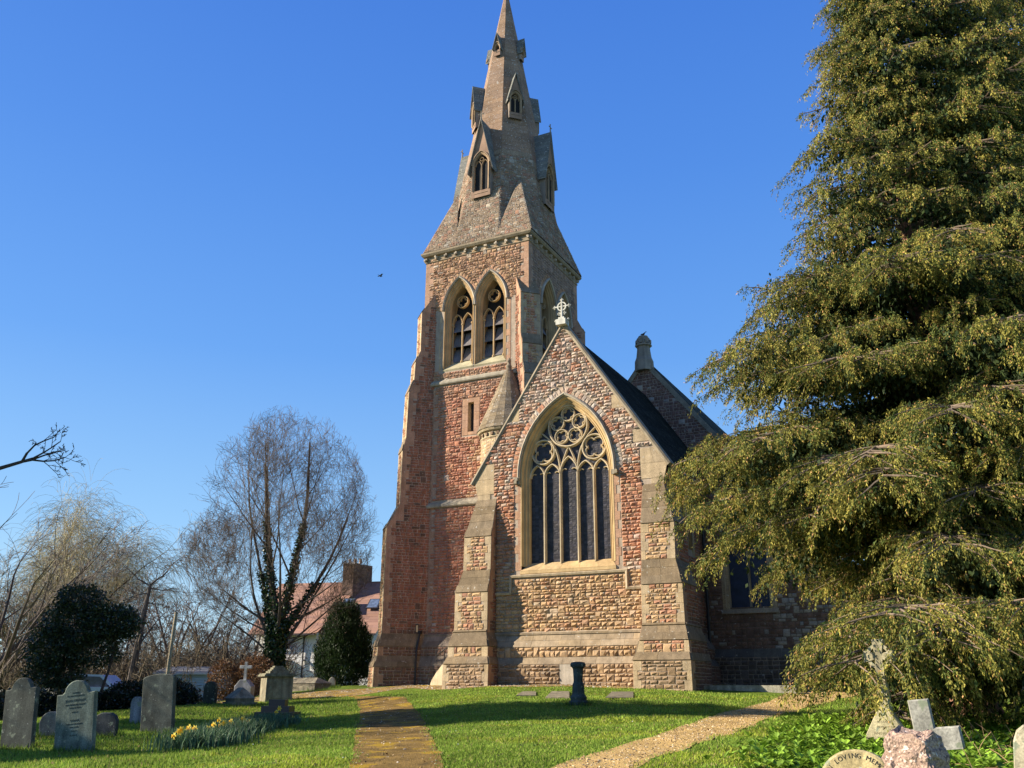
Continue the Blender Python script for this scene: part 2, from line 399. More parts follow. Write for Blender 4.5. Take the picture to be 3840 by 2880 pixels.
# ---------------- tower walls
tw = MB()
frE = Fr((0, 34, 0), (1, 0, 0), (0, 0, 1)); frN = Fr((-16.645, 34, 0), (0, 1, 0), (0, 0, 1))
XL, XR = -22.155, -16.645
BE = [-20.25, -18.59]; BN = [2.1, 3.82]; ZS = 16.95
def conc(a0, h0, a):      # concentric arch of half width a
    R = (a0*a0+h0*h0)/(2*a0); c = R-a0; Ra = a+c; return math.sqrt(Ra*Ra-c*c)
HA, HH = .80, 1.50
def win_loop(cx, a, zb): return archpath(cx, a, zb, ZS, conc(HA, HH, a))
def belfry_holes(cs, a, zb):
    if a < .84: return [win_loop(c, a, zb) for c in cs]
    # merged outline over both arches for the rubble
    L = win_loop(cs[0], a, zb); R = win_loop(cs[1], a, zb); mid = (cs[0]+cs[1])/2
    Lp = [q for q in L if q[0] <= mid]; Rp = [q for q in R if q[0] >= mid]
    return [Lp+Rp]
def voussoirs(mb, fr, cx, a, zs, h, r0, r1, n, colf, lim=None):
    R = (a*a+h*h)/(2*a); c = R-a
    for sgn in (1, -1):
        Ra = R+(r0+r1)/2; th = math.acos(min(1, c/Ra))
        for i in range(n):
            t = th*(i+.5)/n; m = (c-Ra*math.cos(t), Ra*math.sin(t)); x = cx+sgn*m[0]*1.0; z = zs+m[1]
            if lim and not lim(x, z): continue
            rad = np.array([-math.cos(t)*sgn, math.sin(t)]); tan = np.array([rad[1], -rad[0]])
            w = Ra*th/n
            U = fr.U*tan[0]+fr.V*tan[1]; V = fr.U*rad[0]+fr.V*rad[1]
            f2 = Fr(fr.p(x, z)+fr.N*.0, U, V)
            rock(mb, f2, -w/2, w/2, -(r1-r0)/2, (r1-r0)/2, .035, colf(fr.p(x, z)))
slit = [(-19.66, 10.9), (-19.36, 10.9), (-19.36, 12.25), (-19.66, 12.25)]
outer = [(XL, -.6), (XR, -.6), (XR, 19.75), (XL, 19.75)]
sheet(tw, [outer]+belfry_holes(BE, HA, 14.0)+[slit], frE, 0, MORT)
rects = quoins(tw, frE, lambda v: XL, 1, 16.9, 19.7, c_dressred)+quoins(tw, frE, lambda v: XR, -1, 16.9, 19.7, c_dressred)
rects += [(-20.97+1.0, -19.05, 10.72, 12.47)]
rects += quoins(tw, frE, lambda v: -21.52, 1, 2.3, 13.1, c_dressred, lw=(.3, .12))
rects += quoins(tw, frE, lambda v: -17.55, -1, 13.6, ZS, c_dressred, lw=(.22, .1))+quoins(tw, frE, lambda v: -21.26, 1, 14.0, ZS, c_dress, lw=(.1, .02))
rects += [(XL, XR, 13.28, 13.5), (XL, XR, 7.62, 7.92), (XL-1, -21.5, -1, 13.2), (-21.25, -17.6, 13.9, 14.25)]
rubble(tw, frE, [outer]+belfry_holes(BE, 1.05, 14.2), c_tower, .25, .055, rects, vb=-.6)
for c in BE: voussoirs(tw, frE, c, HA, ZS, HH, .12, .34, 11, c_tower, lambda x, z, c=c: (x < -19.45) == (c < -19.5) or z > 17.9)
# slit surround
for (u0, u1, v0, v1) in ((-19.95, -19.66, 10.75, 12.45), (-19.36, -19.07, 10.75, 12.45), (-19.66, -19.36, 12.25, 12.45), (-19.66, -19.36, 10.75, 10.9)):
    fr = frE; P = [(u0, v0), (u1, v0), (u1, v1), (u0, v1)]; slabs(tw, fr, [P], c_dressred, h=.34, n=.02, lens=(.3, .5))
sweep(tw, frE, slit[::-1]+[], [(0, 0), (0, -.3)], (.45, .33, .2), closed=True)
# north face
outN = [(0, -.6), (5.52, -.6), (5.52, 19.75), (0, 19.75)]
sheet(tw, [outN]+belfry_holes(BN, HA, 14.0), frN, 0, MORT)
rn = quoins(tw, frN, lambda v: 0, 1, 9, 19.7, c_dressred)+quoins(tw, frN, lambda v: 5.52, -1, 9, 19.7, c_dressred)
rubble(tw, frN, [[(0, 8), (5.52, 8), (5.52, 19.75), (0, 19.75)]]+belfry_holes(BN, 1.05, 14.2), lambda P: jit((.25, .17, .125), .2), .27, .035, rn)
for c in BN: voussoirs(tw, frN, c, HA, ZS, HH, .12, .34, 11, c_tower, lambda x, z, c=c: (x < 2.96) == (c < 3) or z > 17.9)
frW = Fr((XR, 39.52, 0), (-1, 0, 0), (0, 0, 1)); frS = Fr((XL, 39.52, 0), (0, -1, 0), (0, 0, 1))
for f in (frW, frS):
    P = [(0, -.6), (5.51, -.6), (5.51, 19.75), (0, 19.75)]; sheet(tw, [P], f, 0, MORT); rubble(tw, f, [P], c_tower, .45, .03, lens=(.4, .8))
tw.build('tower_wall', M['stone'], church)

# strings and plinth of the tower
sc_ = MB()
prof = [(0, 0), (-.02, .1), (.03, .13), (.12, .12), (.24, .02), (.24, 0)]
for z in (13.28,):
    sweep(sc_, frE, [(XL-.1, z), (XR+.1, z)], prof, (.30, .26, .19)); sc_.build('string_course', M['dressed'], church); sc_ = MB()
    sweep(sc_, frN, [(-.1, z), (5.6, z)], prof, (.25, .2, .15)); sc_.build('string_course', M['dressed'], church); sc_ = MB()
sweep(sc_, frE, [(-21.75, 7.64), (-18.45, 7.64)], prof, (.30, .26, .19)); sc_.build('string_course', M['dressed'], church); sc_ = MB()
for (zt, pt, zb, pb, k) in ((2.28, .07, 2.2, .07, 's'), (2.2, .05, 1.77, .24, 's'), (1.77, .22, 1.4, .22, 'r'), (1.4, .22, 1.0, .38, 's'), (1.0, .38, -.6, .38, 'r')):
    panel(sc_, (-21.9, 34-pb, zb), (-16.6, 34-pb, zb), (-16.6, 34-pt, zt), (-21.9, 34-pt, zt), 'rubble' if k == 'r' else 'slab', c_tower, lambda P: jit((.20, .16, .12), .15), h=.3)
sc_.build('tower_plinth', M['dressed'], church)

# four diagonal buttresses
prof_b = [(18.2, -.6), (16.88, .21), (14.95, .21), (14.4, .42), (13.5, .46), (13.28, .55), (12.93, .67), (10.75, .72), (10.15, .85), (7.75, .87), (6.7, 1.4), (2.3, 1.4), (1.77, 1.54), (1.4, 1.56), (.95, 1.69), (-.6, 1.71)]
for (cx, cy, d, q) in ((XL, 34, (-1, -1), 1), (XR, 34, (1, -1), 1), (XL, 39.52, (-1, 1), 0), (XR, 39.52, (1, 1), 0)):
    b = MB(); st = []
    for z, p in prof_b:
        w = .45+(0 if z > 2.2 else .1 if z > 1.2 else .22); st.append((z, p, w, w))
    if (cx, cy) == (XR, 34): st = [s_ for s_ in st if s_[0] > 8]+[(8, .88, .45, .45)]
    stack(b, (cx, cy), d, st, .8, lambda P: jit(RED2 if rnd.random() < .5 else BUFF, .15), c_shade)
    if (cx, cy, ) == (XL, 34):
        # weathering slabs cap the wall top of the south-east buttress
        pass
    b.build('buttress', M['stone'], church)

# cornice with carved heads
co = MB(); r2 = math.sqrt(2)
lathe(co, (CX, CY, 0), [(2.70*r2, 19.55), (2.80*r2, 19.62), (2.80*r2, 19.68), (2.77*r2, 19.70), (2.77*r2, 19.9), (2.90*r2, 19.93), (2.96*r2, 20.02), (2.96*r2, 20.10), (2.90*r2, 20.14), (2.0*r2, 20.14)], 4, (.25, .195, .125), rot=math.pi/4)
for f, (o, u) in enumerate((((CX, CY-2.77), (1, 0)), ((CX+2.77, CY), (0, 1)), ((CX, CY+2.77), (-1, 0)), ((CX-2.77, CY), (0, -1)))):
    for k in range(-5, 6):
        fr = Fr((o[0]+u[0]*k*.545, o[1]+u[1]*k*.545, 19.78), (u[0], u[1], 0), (0, 0, 1))
        c = jit((.38, .31, .22), .15)
        for _ in range(5):
            a, b = rnd.uniform(-.07, .03), rnd.uniform(-.08, .02); box(co, (a, b, -.02), (a+.07, b+.09, rnd.uniform(.08, .15)), c, fr)
co.build('cornice', M['dressed'], church)

# ---------------- belfry windows
def belfry(fr, cx, name='belfry_window'):
    w = MB(); WY = (.37, .255, .13); a0 = .565; h0 = conc(HA, HH, a0)
    path = archpath(cx, a0, 14.05, ZS, h0)
    sweep(w, fr, path, [(.235, 0.0), (.235, .02), (.20, .02), (.19, -.04), (.15, -.08), (.125, -.07), (.105, -.13), (.07, -.16), (.05, -.15), (.03, -.21), (0, -.26), (0, -.75)], WY, cap=False)
    # hood mould with stops
    sweep(w, fr, archpts(cx, HA+.02, ZS, conc(HA, HH, HA+.02)), [(0, 0), (0, .08), (.05, .11), (.09, .06), (.10, 0)], (.38, .33, .25))
    # sloping sill
    w.add([fr.p(cx-.8, 13.98, .03), fr.p(cx+.8, 13.98, .03), fr.p(cx+.8, 14.46, -.42), fr.p(cx-.8, 14.46, -.42)], [(0, 1, 2, 3)], (.36, .32, .20))
    w.add([fr.p(cx-.8, 13.9, .0), fr.p(cx+.8, 13.9, .0), fr.p(cx+.8, 13.98, .03), fr.p(cx-.8, 13.98, .03)], [(0, 1, 2, 3)], (.36, .32, .20))
    o = w.build(name, M['window_stone'], church)
    t = MB()
    for x in (cx-a0+.05, cx, cx+a0-.05):
        tube(t, [fr.p(x, 14.3, -.36), fr.p(x, 16.2, -.36)], .035 if x != cx else .045, 8, WY); lathe(t, fr.p(x, 16.2, -.36), [(.04, 0), (.075, .05), (.06, .1)], 8, WY); lathe(t, fr.p(x, 14.35, -.36), [(.08, 0), (.08, .08), (.045, .14)], 8, WY)
    for x0 in (cx-.28, cx+.28):
        sweep(t, fr, archpts(x0, .265, 16.28, .5, 8), bar(.03, -.42, -.30), WY)
    sweep(t, fr, arc(cx, 17.38, .29, 0, 2*math.pi, 20)[:-1], bar(.024, -.42, -.28), WY, closed=True)
    sweep(t, fr, quatre(cx, 17.38, .24), bar(.02, -.42, -.32), WY, closed=True)
    t.build('tracery', M['window_stone'], o)
    for x0, x1 in ((cx-a0+.02, cx-.03), (cx+.03, cx+a0-.02)):
        for k in range(3):
            z0 = 14.42+.74*k; L = MB(); c = jit((.13, .115, .11), .15)
            for j in range(4):
                u0 = x0+(x1-x0)*j/4; u1 = x0+(x1-x0)*(j+1)/4-.004
                P = [fr.p(u0, z0, -.34), fr.p(u1, z0, -.34), fr.p(u1, z0+.72, -.66), fr.p(u0, z0+.72, -.66)]
                Q = [p+np.array([0, 0, .025]) for p in P]
                L.add(P+Q, [(4, 5, 6, 7), (3, 2, 1, 0), (0, 1, 5, 4), (1, 2, 6, 5), (2, 3, 7, 6), (3, 0, 4, 7)], jit(c, .1))
            L.build('louvre', M['dark'], o)
    return o
def quatre(cx, cy, r, n=4, rot=0., d=.52, q=.50):
    pts = []
    for i in range(n):
        a = rot+2*math.pi*i/n; mx, my = cx+math.cos(a)*r*d, cy+math.sin(a)*r*d; sp = math.pi/2+math.pi/n*.85
        pts += arc(mx, my, r*q, a-sp*.78, a+sp*.78, 7)
    return pts
for c in BE: belfry(frE, c)
for c in BN: belfry(frN, c)
bk = MB()   # near-black box: shade of the chamber behind the openings, put into its colour
box(bk, (XL+.8, 34.8, 13.5), (XR-.8, 38.7, 19.2), (.02, .018, .016)); bk.build('bell_chamber_shade', M['dark'], church)
sl = MB(); sl.add([frE.p(*q, -.28) for q in slit], [(0, 1, 2, 3)], (.02, .02, .025)); sl.build('slit_window', M['leadglass'], church)

# ---------------- spire
sp = MB(); SX, SY = -19.34, 36.75
AP = [(20.12, 2.93), (20.9, 2.74), (21.8, 2.54), (22.8, 2.36), (24.0, 2.17), (25.2, 1.98), (27.0, 1.66), (29.0, 1.32), (31.0, 1.00), (33.1, .67), (35.0, .355), (36.95, .035)]
def apo(z):
    for (z0, a0), (z1, a1) in zip(AP[:-1], AP[1:]):
        if z <= z1: return a0+(a1-a0)*(z-z0)/(z1-z0)
    return AP[-1][1]
TG = math.tan(math.pi/8)
for k in range(8):
    th = -math.pi/2+k*math.pi/4; d = np.array([math.cos(th), math.sin(th)]); u = np.array([-d[1], d[0]])
    for (z0, a0), (z1, a1) in zip(AP[:-1], AP[1:]):
        b0 = np.array([SX, SY])+d*a0; b1 = np.array([SX, SY])+d*a1
        q = [T3(*(b0-u*a0*TG), z0), T3(*(b0+u*a0*TG), z0), T3(*(b1+u*a1*TG), z1), T3(*(b1-u*a1*TG), z1)]
        if z0 < 25: panel(sp, *q, 'rubble', c_spire, c_spire, mod=.24, d=.026, mort=(.21, .17, .13))
        else: panel(sp, *q, 'slab', c_spire, c_spire, h=.3, mort=(.24, .16, .11))
for sx, sy in ((1, -1), (1, 1), (-1, 1), (-1, -1)):
    K = T3(SX+sx*2.93, SY+sy*2.93, 20.12); A = T3(SX+sx*1.0, SY+sy*2.95, 20.12); B = T3(SX+sx*2.95, SY+sy*1.0, 20.12)
    Tt = T3(SX+sx*1.72, SY+sy*1.72, 23.75)
    for tri in ((A, K, Tt), (K, B, Tt)):
        a, b, c = tri
        if np.cross(b-a, c-a)@np.array([sx, sy, .3]) < 0: a, b = b, a
        fr = frame_of(a, b, c); P = [(0, 0), ((b-a)@fr.U, 0), ((c-a)@fr.U, (c-a)@fr.V)]
        sp.add([a, b, c], [(0, 1, 2)], (.21, .17, .13)); rubble(sp, fr, [P], c_spire, .24, .026)
# little inner corner closing the octagon foot
sp.build('spire', M['spire'], church)

def lucarne(ang, zf, ze, za, hw, rov, mull, finial, name='spire_light'):
    d = np.array([math.cos(ang), math.sin(ang)]); u = np.array([-d[1], d[0]])
    af = apo(zf)+.15; O = T3(SX+d[0]*af, SY+d[1]*af, 0); fr = Fr(O, (u[0], u[1], 0), (0, 0, 1))
    m = MB(); col = (.29, .20, .125); WY = (.31, .22, .13); aw = hw*.72; zs = ze-.15-(za-ze)*.05; h = aw*1.55
    wallp = [(-hw, zf), (hw, zf), (hw, ze), (0, za), (-hw, ze)]
    hole = archpath(0, aw, zf+.35, zs, h, 8)
    sheet(m, [wallp, hole], fr, 0, (.28, .18, .12))
    sweep(m, fr, hole, [(0.08, 0.02), (.08, .05), (.03, .02), (0, -.03), (0, -.14)], WY if mull else col, cap=False)
    sweep(m, fr, archpts(0, aw+.09, zs, h*(aw+.09)/aw, 8), [(0, 0), (0, .07), (.05, .07), (.05, 0)], col)
    m.add([fr.p(-aw, zf+.2, 0.02), fr.p(aw, zf+.2, 0.02), fr.p(aw, zf+.44, -.12), fr.p(-aw, zf+.44, -.12)], [(0, 1, 2, 3)], col)
    for s in (-1, 1):   # cheeks
        q = [fr.p(s*hw, zf, 0), fr.p(s*hw, zf, -.1), fr.p(s*hw, ze, -(af-apo(ze))-.15), fr.p(s*hw, ze, 0)]
        m.add(q if s < 0 else q, [(0, 1, 2, 3)] if s > 0 else [(3, 2, 1, 0)], (.22, .18, .14))
    if mull:
        sweep(m, fr, [(0, zf+.35), (0, zs+.05)], bar(.03, -.13, -.03), WY)
        for s in (-1, 1): sweep(m, fr, archpts(s*aw/2, aw/2-.03, zs-.02, aw*.75, 6), bar(.022, -.13, -.05), WY)
        sweep(m, fr, arc(0, zs+h*.56, aw*.27, 0, 2*math.pi, 12)[:-1], bar(.022, -.13, -.05), WY, closed=True)
    o = m.build(name, M['window_stone'], church)
    r = MB(); ex = rov
    slope = (za-ze)/hw; re = ze-ex*slope*.9
    for s in (-1, 1):
        e0 = fr.p(s*(hw+ex), re, .12); p0 = fr.p(0, za+.1, .12); p1 = fr.p(0, za+.1, -(af-apo(za))-.25); e1 = fr.p(s*(hw+ex), re, -(af-apo(re))-.25)
        dn = T3(0, 0, -.07)
        V = [e0, p0, p1, e1]; V2 = [v+dn for v in V]
        F = [(0, 1, 2, 3), (7, 6, 5, 4), (0, 4, 5, 1), (3, 7, 4, 0), (2, 6, 7, 3)]
        r.add(V+V2, F if s < 0 else [f[::-1] for f in F], (.19, .18, .15))
        panel(r, *( (e0, e1, p1, p0) if s > 0 else (e1, e0, p0, p1)), 'slab', c_spire, lambda P: jit((.15, .15, .13), .2), h=.2)
    if finial:
        c = (.25, .22, .17); b = fr.p(0, za, .06)
        tube(r, [b, b+T3(0, 0, .55)], [.04, .02], 6, c)
        for zz, ww in ((.38, .12),): tube(r, [b+T3(*(u*ww), zz), b+T3(*(-u*ww), zz)], .02, 5, c)
        for q in ((.12, .38), (-.12, .38), (0, .54), (0, .22)): lathe(r, b+T3(*(u*q[0]), q[1]-.03), [(.015, 0), (.038, .03), (.015, .06)], 6, c)
    r.build('roof', M['spire'], o)
    bkk = MB(); bkk.add([fr.p(-aw, zf+.25, -.115), fr.p(aw, zf+.25, -.115), fr.p(aw, zs, -.115), fr.p(0, zs+h+.05, -.115), fr.p(-aw, zs, -.115)], [(0, 1, 2, 3, 4)], (.015, .014, .013)); bkk.build('opening_shade', M['dark'], o)  # near-black panel paints the shade inside the spire light
for k in range(4):
    a = -math.pi/2+k*math.pi/2
    lucarne(a, 22.7, 24.75, 26.95, .52, .17, True, True)
    lucarne(a, 31.95, 32.6, 33.25, .17, .07, False, False)
    lucarne(a+math.pi/4, 27.55, 28.9, 30.15, .34, .10, True, False)

# ---------------- stair turret
tu = MB(); TX, TY, TR = -17.5, 33.75, 1.18
K = 16
for k in range(K):
    a0 = math.pi*2*k/K; a1 = math.pi*2*(k+1)/K
    f = lambda a, z, r=TR: T3(TX+r*math.cos(a), TY+r*math.sin(a), z)
    panel(tu, f(a0, 7.75), f(a1, 7.75), f(a1, 10.15), f(a0, 10.15), 'rubble', lambda P: jit(BUFF if rnd.random() < .7 else (.5, .36, .2), .15), c_dress, mod=.26, d=.02)
lathe(tu, (TX, TY, 0), [(.9, 7.0), (1.1, 7.55), (1.24, 7.62), (1.26, 7.72), (1.18, 7.9)], 24, (.42, .33, .2))
lathe(tu, (TX, TY, 0), [(1.18, 10.05), (1.22, 10.1), (1.2, 10.16), (1.2, 10.33), (1.3, 10.38), (1.34, 10.46), (1.3, 10.5)], 28, (.36, .28, .17))
for k in range(26):
    a = 2*math.pi*k/26; fr = Fr((TX+1.2*math.cos(a), TY+1.2*math.sin(a), 10.24), (-math.sin(a), math.cos(a), 0), (0, 0, 1)); box(tu, (-.06, -.06, -.02), (.05, .06, .06), (.2, .13, .08), fr)
o = tu.build('stair_turret', M['stone'], church)
cn = MB(); zz = 10.5; prof = []
while zz < 13.45:
    r = 1.32*(13.62-zz)/3.12; prof += [(r+.02, zz), (r-.045, zz+.19)]; zz += .2
KC = 20
for k in range(KC):
    a0 = math.pi*2*k/KC; a1 = math.pi*2*(k+1)/KC; f = lambda a, r, z: T3(TX+r*math.cos(a), TY+r*math.sin(a), z)
    panel(cn, f(a0, 1.36, 10.48), f(a1, 1.36, 10.48), f(a1, .10, 13.45), f(a0, .10, 13.45), 'slab', c_spire, lambda P: jit((.20, .155, .10), .22, .1), h=.19, mort=(.10, .08, .06))
lathe(cn, (TX, TY, 0), [(.12, 13.4), (.1, 13.45), (.13, 13.55), (.06, 13.7), (.1, 13.8), (.02, 13.95)], 30, (.20, .165, .115))
cn.build('turret_roof', M['spire'], o)

# ---------------- chancel
ch = MB(); frC = Fr((0, 30, 0), (1, 0, 0), (0, 0, 1)); WC = -13.2
outC = [(-16.85, 1.9), (-9.52, 1.9), (-9.52, 7.05), (-9.36, 7.7), (-13.2, 13.35), (-17.04, 7.7), (-16.85, 7.05)]
def cw(a, zb): return archpath(WC, a, zb, 7.6, conc(1.56, 2.596, a), 20)
sheet(ch, [outC, cw(1.80, 4.0)], frC, 0, MORT)
hole = [(WC-1.92, 3.98), (WC-1.92, 7.6), (WC-2.2, 7.6)]+archpts(WC, 2.2, 7.6, conc(1.56, 2.596, 2.2), 20)[1:-1]+[(WC+2.2, 7.6), (WC+1.92, 7.6), (WC+1.92, 3.98)]
rc = quoins(ch, frC, lambda v: WC-1.80, -1, 4.15, 7.55, c_dressred, lw=(.26, .13))+quoins(ch, frC, lambda v: WC+1.80, 1, 4.15, 7.55, c_dressred, lw=(.26, .13))
rc = [(max(a, -16) if 0 else (a if a > -16.9 else -15.4), b, c, d) for a, b, c, d in rc]
rc = [(WC-2.08, WC-1.7, 4.0, 7.6), (WC+1.7, WC+2.08, 4.0, 7.6), (-17.2, -16.04, -1, 6.85), (-10.30, -9.0, -1, 6.85), (-15.44, -10.95, 3.85, 4.0), (-14.97, -11.37, 4.0, 4.16)]
for P in ([(-10.35, 7.05), (-9.5, 7.05), (-9.33, 7.72), (-9.62, 8.14), (-10.35, 8.14)], [(-9.98, 6.85), (-9.52, 6.85), (-9.52, 7.05), (-9.98, 7.05)], [(-17.02, 7.72), (-16.88, 7.05), (-16.15, 7.05), (-16.15, 8.2), (-16.7, 8.2)], [(-16.85, 6.85), (-16.3, 6.85), (-16.3, 7.05), (-16.85, 7.05)],
          [(-11.35, 9.75), (-10.78, 9.75), (-11.1, 10.26), (-11.35, 10.26)], [(-15.6, 9.75), (-15.1, 9.75), (-15.1, 10.4), (-15.3, 10.1)], [(-10.6, 8.4), (-9.85, 8.4), (-10.1, 8.85), (-10.6, 8.85)]):
    slabs(ch, frC, [P], c_dress, h=.5, n=.02, lens=(.6, 1.0)); us = [p[0] for p in P]; vs = [p[1] for p in P]; rc.append((min(us), max(us), min(vs), max(vs)))
rubble(ch, frC, [outC, hole], c_chancel, .25, .062, rc, vb=1.9)
voussoirs(ch, frC, WC, 1.56, 7.6, 2.596, .37, .64, 24, c_chancel)
# north wall of the chancel with twin lancets
frCN = Fr((-9.52, 30, 0), (0, 1, 0), (0, 0, 1))
lan = [archpath(c, .24, 4.9, 6.35, .55, 8) for c in (2.05, 2.75)]
oN = [(0, -.6), (4.3, -.6), (4.3, 7.45), (0, 7.45)]
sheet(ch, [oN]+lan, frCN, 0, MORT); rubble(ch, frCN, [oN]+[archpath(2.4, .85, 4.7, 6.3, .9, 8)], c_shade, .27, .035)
slabs(ch, frCN, [[(1.55, 4.7), (1.81, 4.7), (1.81, 6.9), (1.55, 6.9)]], c_dress, n=.01); slabs(ch, frCN, [[(2.99, 4.7), (3.25, 4.7), (3.25, 6.9), (2.99, 6.9)]], c_dress, n=.01)
for c in (2.05, 2.75):
    sweep(ch, frCN, archpath(c, .24, 4.9, 6.35, .55, 8), [(.12, .0), (.12, .02), (.06, .0), (0, -.1), (0, -.3)], WY, cap=False)
    ch.add([frCN.p(c-.24, 4.9, -.25), frCN.p(c+.24, 4.9, -.25), frCN.p(c+.24, 6.9, -.25), frCN.p(c-.24, 6.9, -.25)], [(0, 1, 2, 3)], (.02, .02, .03))
# south wall and inside faces
frCS = Fr((-16.85, 34.0, 0), (0, -1, 0), (0, 0, 1)); P = [(0, -.6), (4.0, -.6), (4.0, 7.45), (0, 7.45)]; sheet(ch, [P], frCS, 0, MORT); rubble(ch, frCS, [P], c_tower, .4, .03, lens=(.4, .7))
ch.build('chancel_wall', M['stone'], church)

pl = MB()
for (zt, pt, zb, pb, k) in ((1.98, .09, 1.90, .09, 's'), (1.90, .05, 1.48, .29, 's'), (1.48, .26, 1.13, .26, 'r'), (1.13, .27, .9, .44, 's'), (.9, .43, -.5, .43, 'r')):
    segs = [(-16.1, -10.2)] if not (k == 'r' and zt < 1) else [(-16.1, -13.35), (-12.65, -10.2)]
    for x0, x1 in segs:
        panel(pl, (x0, 30-pb, zb), (x1, 30-pb, zb), (x1, 30-pt, zt), (x0, 30-pt, zt), 'rubble' if k == 'r' else 'slab', c_chancel, lambda P: jit((.27, .205, .13), .14), h=.32, mod=.26, d=.06)
    if len(segs) == 2: panel(pl, (-13.35, 30-pb, zb), (-12.65, 30-pb, zb), (-12.65, 30-pt, zt), (-13.35, 30-pt, zt), 'slab', c_chancel, lambda P: jit((.36, .31, .24), .06), h=3)
    panel(pl, (-9.52+pb, 30.5, zb), (-9.52+pb, 34.3, zb), (-9.52+pt, 34.3, zt), (-9.52+pt, 30.5, zt), 'rubble' if k == 'r' else 'slab', c_shade, lambda P: jit((.16, .13, .1), .12), h=.32)
pl.add([(-16.1, 30-.09, 1.98), (-10.2, 30-.09, 1.98), (-10.2, 30, 2.02), (-16.1, 30, 2.02)], [(0, 1, 2, 3)], (.38, .3, .2))
sweep(pl, frC, [(-16.06, 3.36), (-15.42, 3.36), (-15.42, 3.95), (-10.98, 3.95), (-10.98, 3.36), (-10.28, 3.36)], [(-.05, 0), (-.05, .08), (.02, .11), (.05, .05), (.05, 0)], (.40, .32, .21))
pl.build('plinth', M['dressed'], church)

for (xo, sgn, sts) in ((-16.04, -1, [(6.87, .0, .84), (5.42, .39, 1.13), (4.2, .42, 1.13), (3.4, .61, 1.34), (2.07, .62, 1.34), (2.0, .68, 1.36), (1.5, .93, 1.40), (1.15, .93, 1.40), (.9, 1.12, 1.46), (-.5, 1.16, 1.48)]),
                       (-10.30, 1, [(6.85, .0, .76), (5.42, .39, 1.17), (4.2, .44, 1.17), (3.38, .58, 1.40), (2.12, .61, 1.43), (2.05, .67, 1.46), (1.57, .95, 1.62), (1.2, .98, 1.64), (.95, 1.17, 1.72), (-.5, 1.2, 1.74)])):
    b = MB(); st = []
    for z, p, w in sts:
        fl = (.2 if z <= 1.5 else 0)+(.13 if z < 1 else 0)
        st.append((z, p, w, fl) if sgn < 0 else (z, p, fl*.5, w))
    stack(b, (xo, 30), (0, -1), st, 1.05, c_but, c_shade)
    # back of the flank
    for zt, zb, w in ((6.85, 5.42, .9), (5.42, 3.4, 1.15), (3.4, -.5, 1.42)):
        x1 = xo+sgn*w; panel(b, (x1, 31.05, zb), (xo, 31.05, zb), (xo, 31.05, zt), (x1, 31.05, zt), 'slab', c_shade, c_shade)
    b.build('buttress', M['stone'], church)

# coping, cross and roof
cp = MB()
sweep(cp, frC, [(-17.12, 7.5), (-13.2, 13.42), (-9.28, 7.5)], [(-.10, -.5), (-.10, .05), (-.02, .09), (.05, .06), (.05, -.5), (-.10, -.5)], (.25, .205, .14))
cp.build('gable_coping', M['dressed'], church)
cr = MB(); c = (.52, .50, .42); O = T3(-13.2, 29.85, 0); fr = Fr(O, (1, 0, 0), (0, 0, 1))
box(cr, (-.2, 13.28, -.2), (.2, 13.5, .16), c, fr); box(cr, (-.12, 13.5, -.1), (.12, 13.6, .1), c, fr)
tube(cr, [fr.p(0, 13.55), fr.p(0, 14.36)], [.055, .035], 8, c); tube(cr, [fr.p(-.3, 14.06), fr.p(.3, 14.06)], .032, 8, c)
sweep(cr, fr, arc(0, 14.06, .17, 0, 2*math.pi, 20)[:-1], [(-.022, -.03), (-.022, .03), (.022, .03), (.022, -.03)], c, closed=True)
for (x, z) in ((-.3, 14.06), (.3, 14.06), (0, 14.34), (-.11, 13.78), (.11, 13.78)):
    for dx, dz in ((0, .05), (.05, 0), (-.05, 0), (0, -.05)): lathe(cr, fr.p(x+dx, z+dz-.03), [(.01, 0), (.035, .03), (.01, .06)], 6, c)
tube(cr, [fr.p(-.11, 13.78), fr.p(.11, 13.78)], .025, 6, c)
for s in (-1, 1):
    for dx, dz in ((.2, 13.42), (.26, 13.5)): lathe(cr, fr.p(s*dx, dz-.05), [(.02, 0), (.06, .05), (.02, .1)], 6, c)
cr.build('gable_cross', M['dressed'], church)
rf = MB()
panel(rf, (-9.2, 30.45, 7.35), (-9.2, 39.3, 7.35), (-13.2, 39.3, 13.22), (-13.2, 30.45, 13.22), 'slab', c_slate, c_slate, h=.2, mort=(.02, .02, .02))
panel(rf, (-17.2, 39.3, 7.35), (-17.2, 30.45, 7.35), (-13.2, 30.45, 13.22), (-13.2, 39.3, 13.22), 'slab', c_slate, c_slate, h=.5, mort=(.02, .02, .02))
rf.build('chancel_roof', M['slate'], church)
ev = MB(); c = (.27, .21, .15)
sweep(ev, frCN, [(.35, 7.05), (4.25, 7.05)], [(0, 0), (0, .05), (.12, .1), (.14, .22), (.34, .32), (.42, .3), (.42, 0)], c)
for k in range(17): box(ev, (.4+k*.23, 6.93, 0), (.5+k*.23, 7.07, .09), (.2, .15, .1), frCN)
ev.build('eaves_cornice', M['dressed'], church)

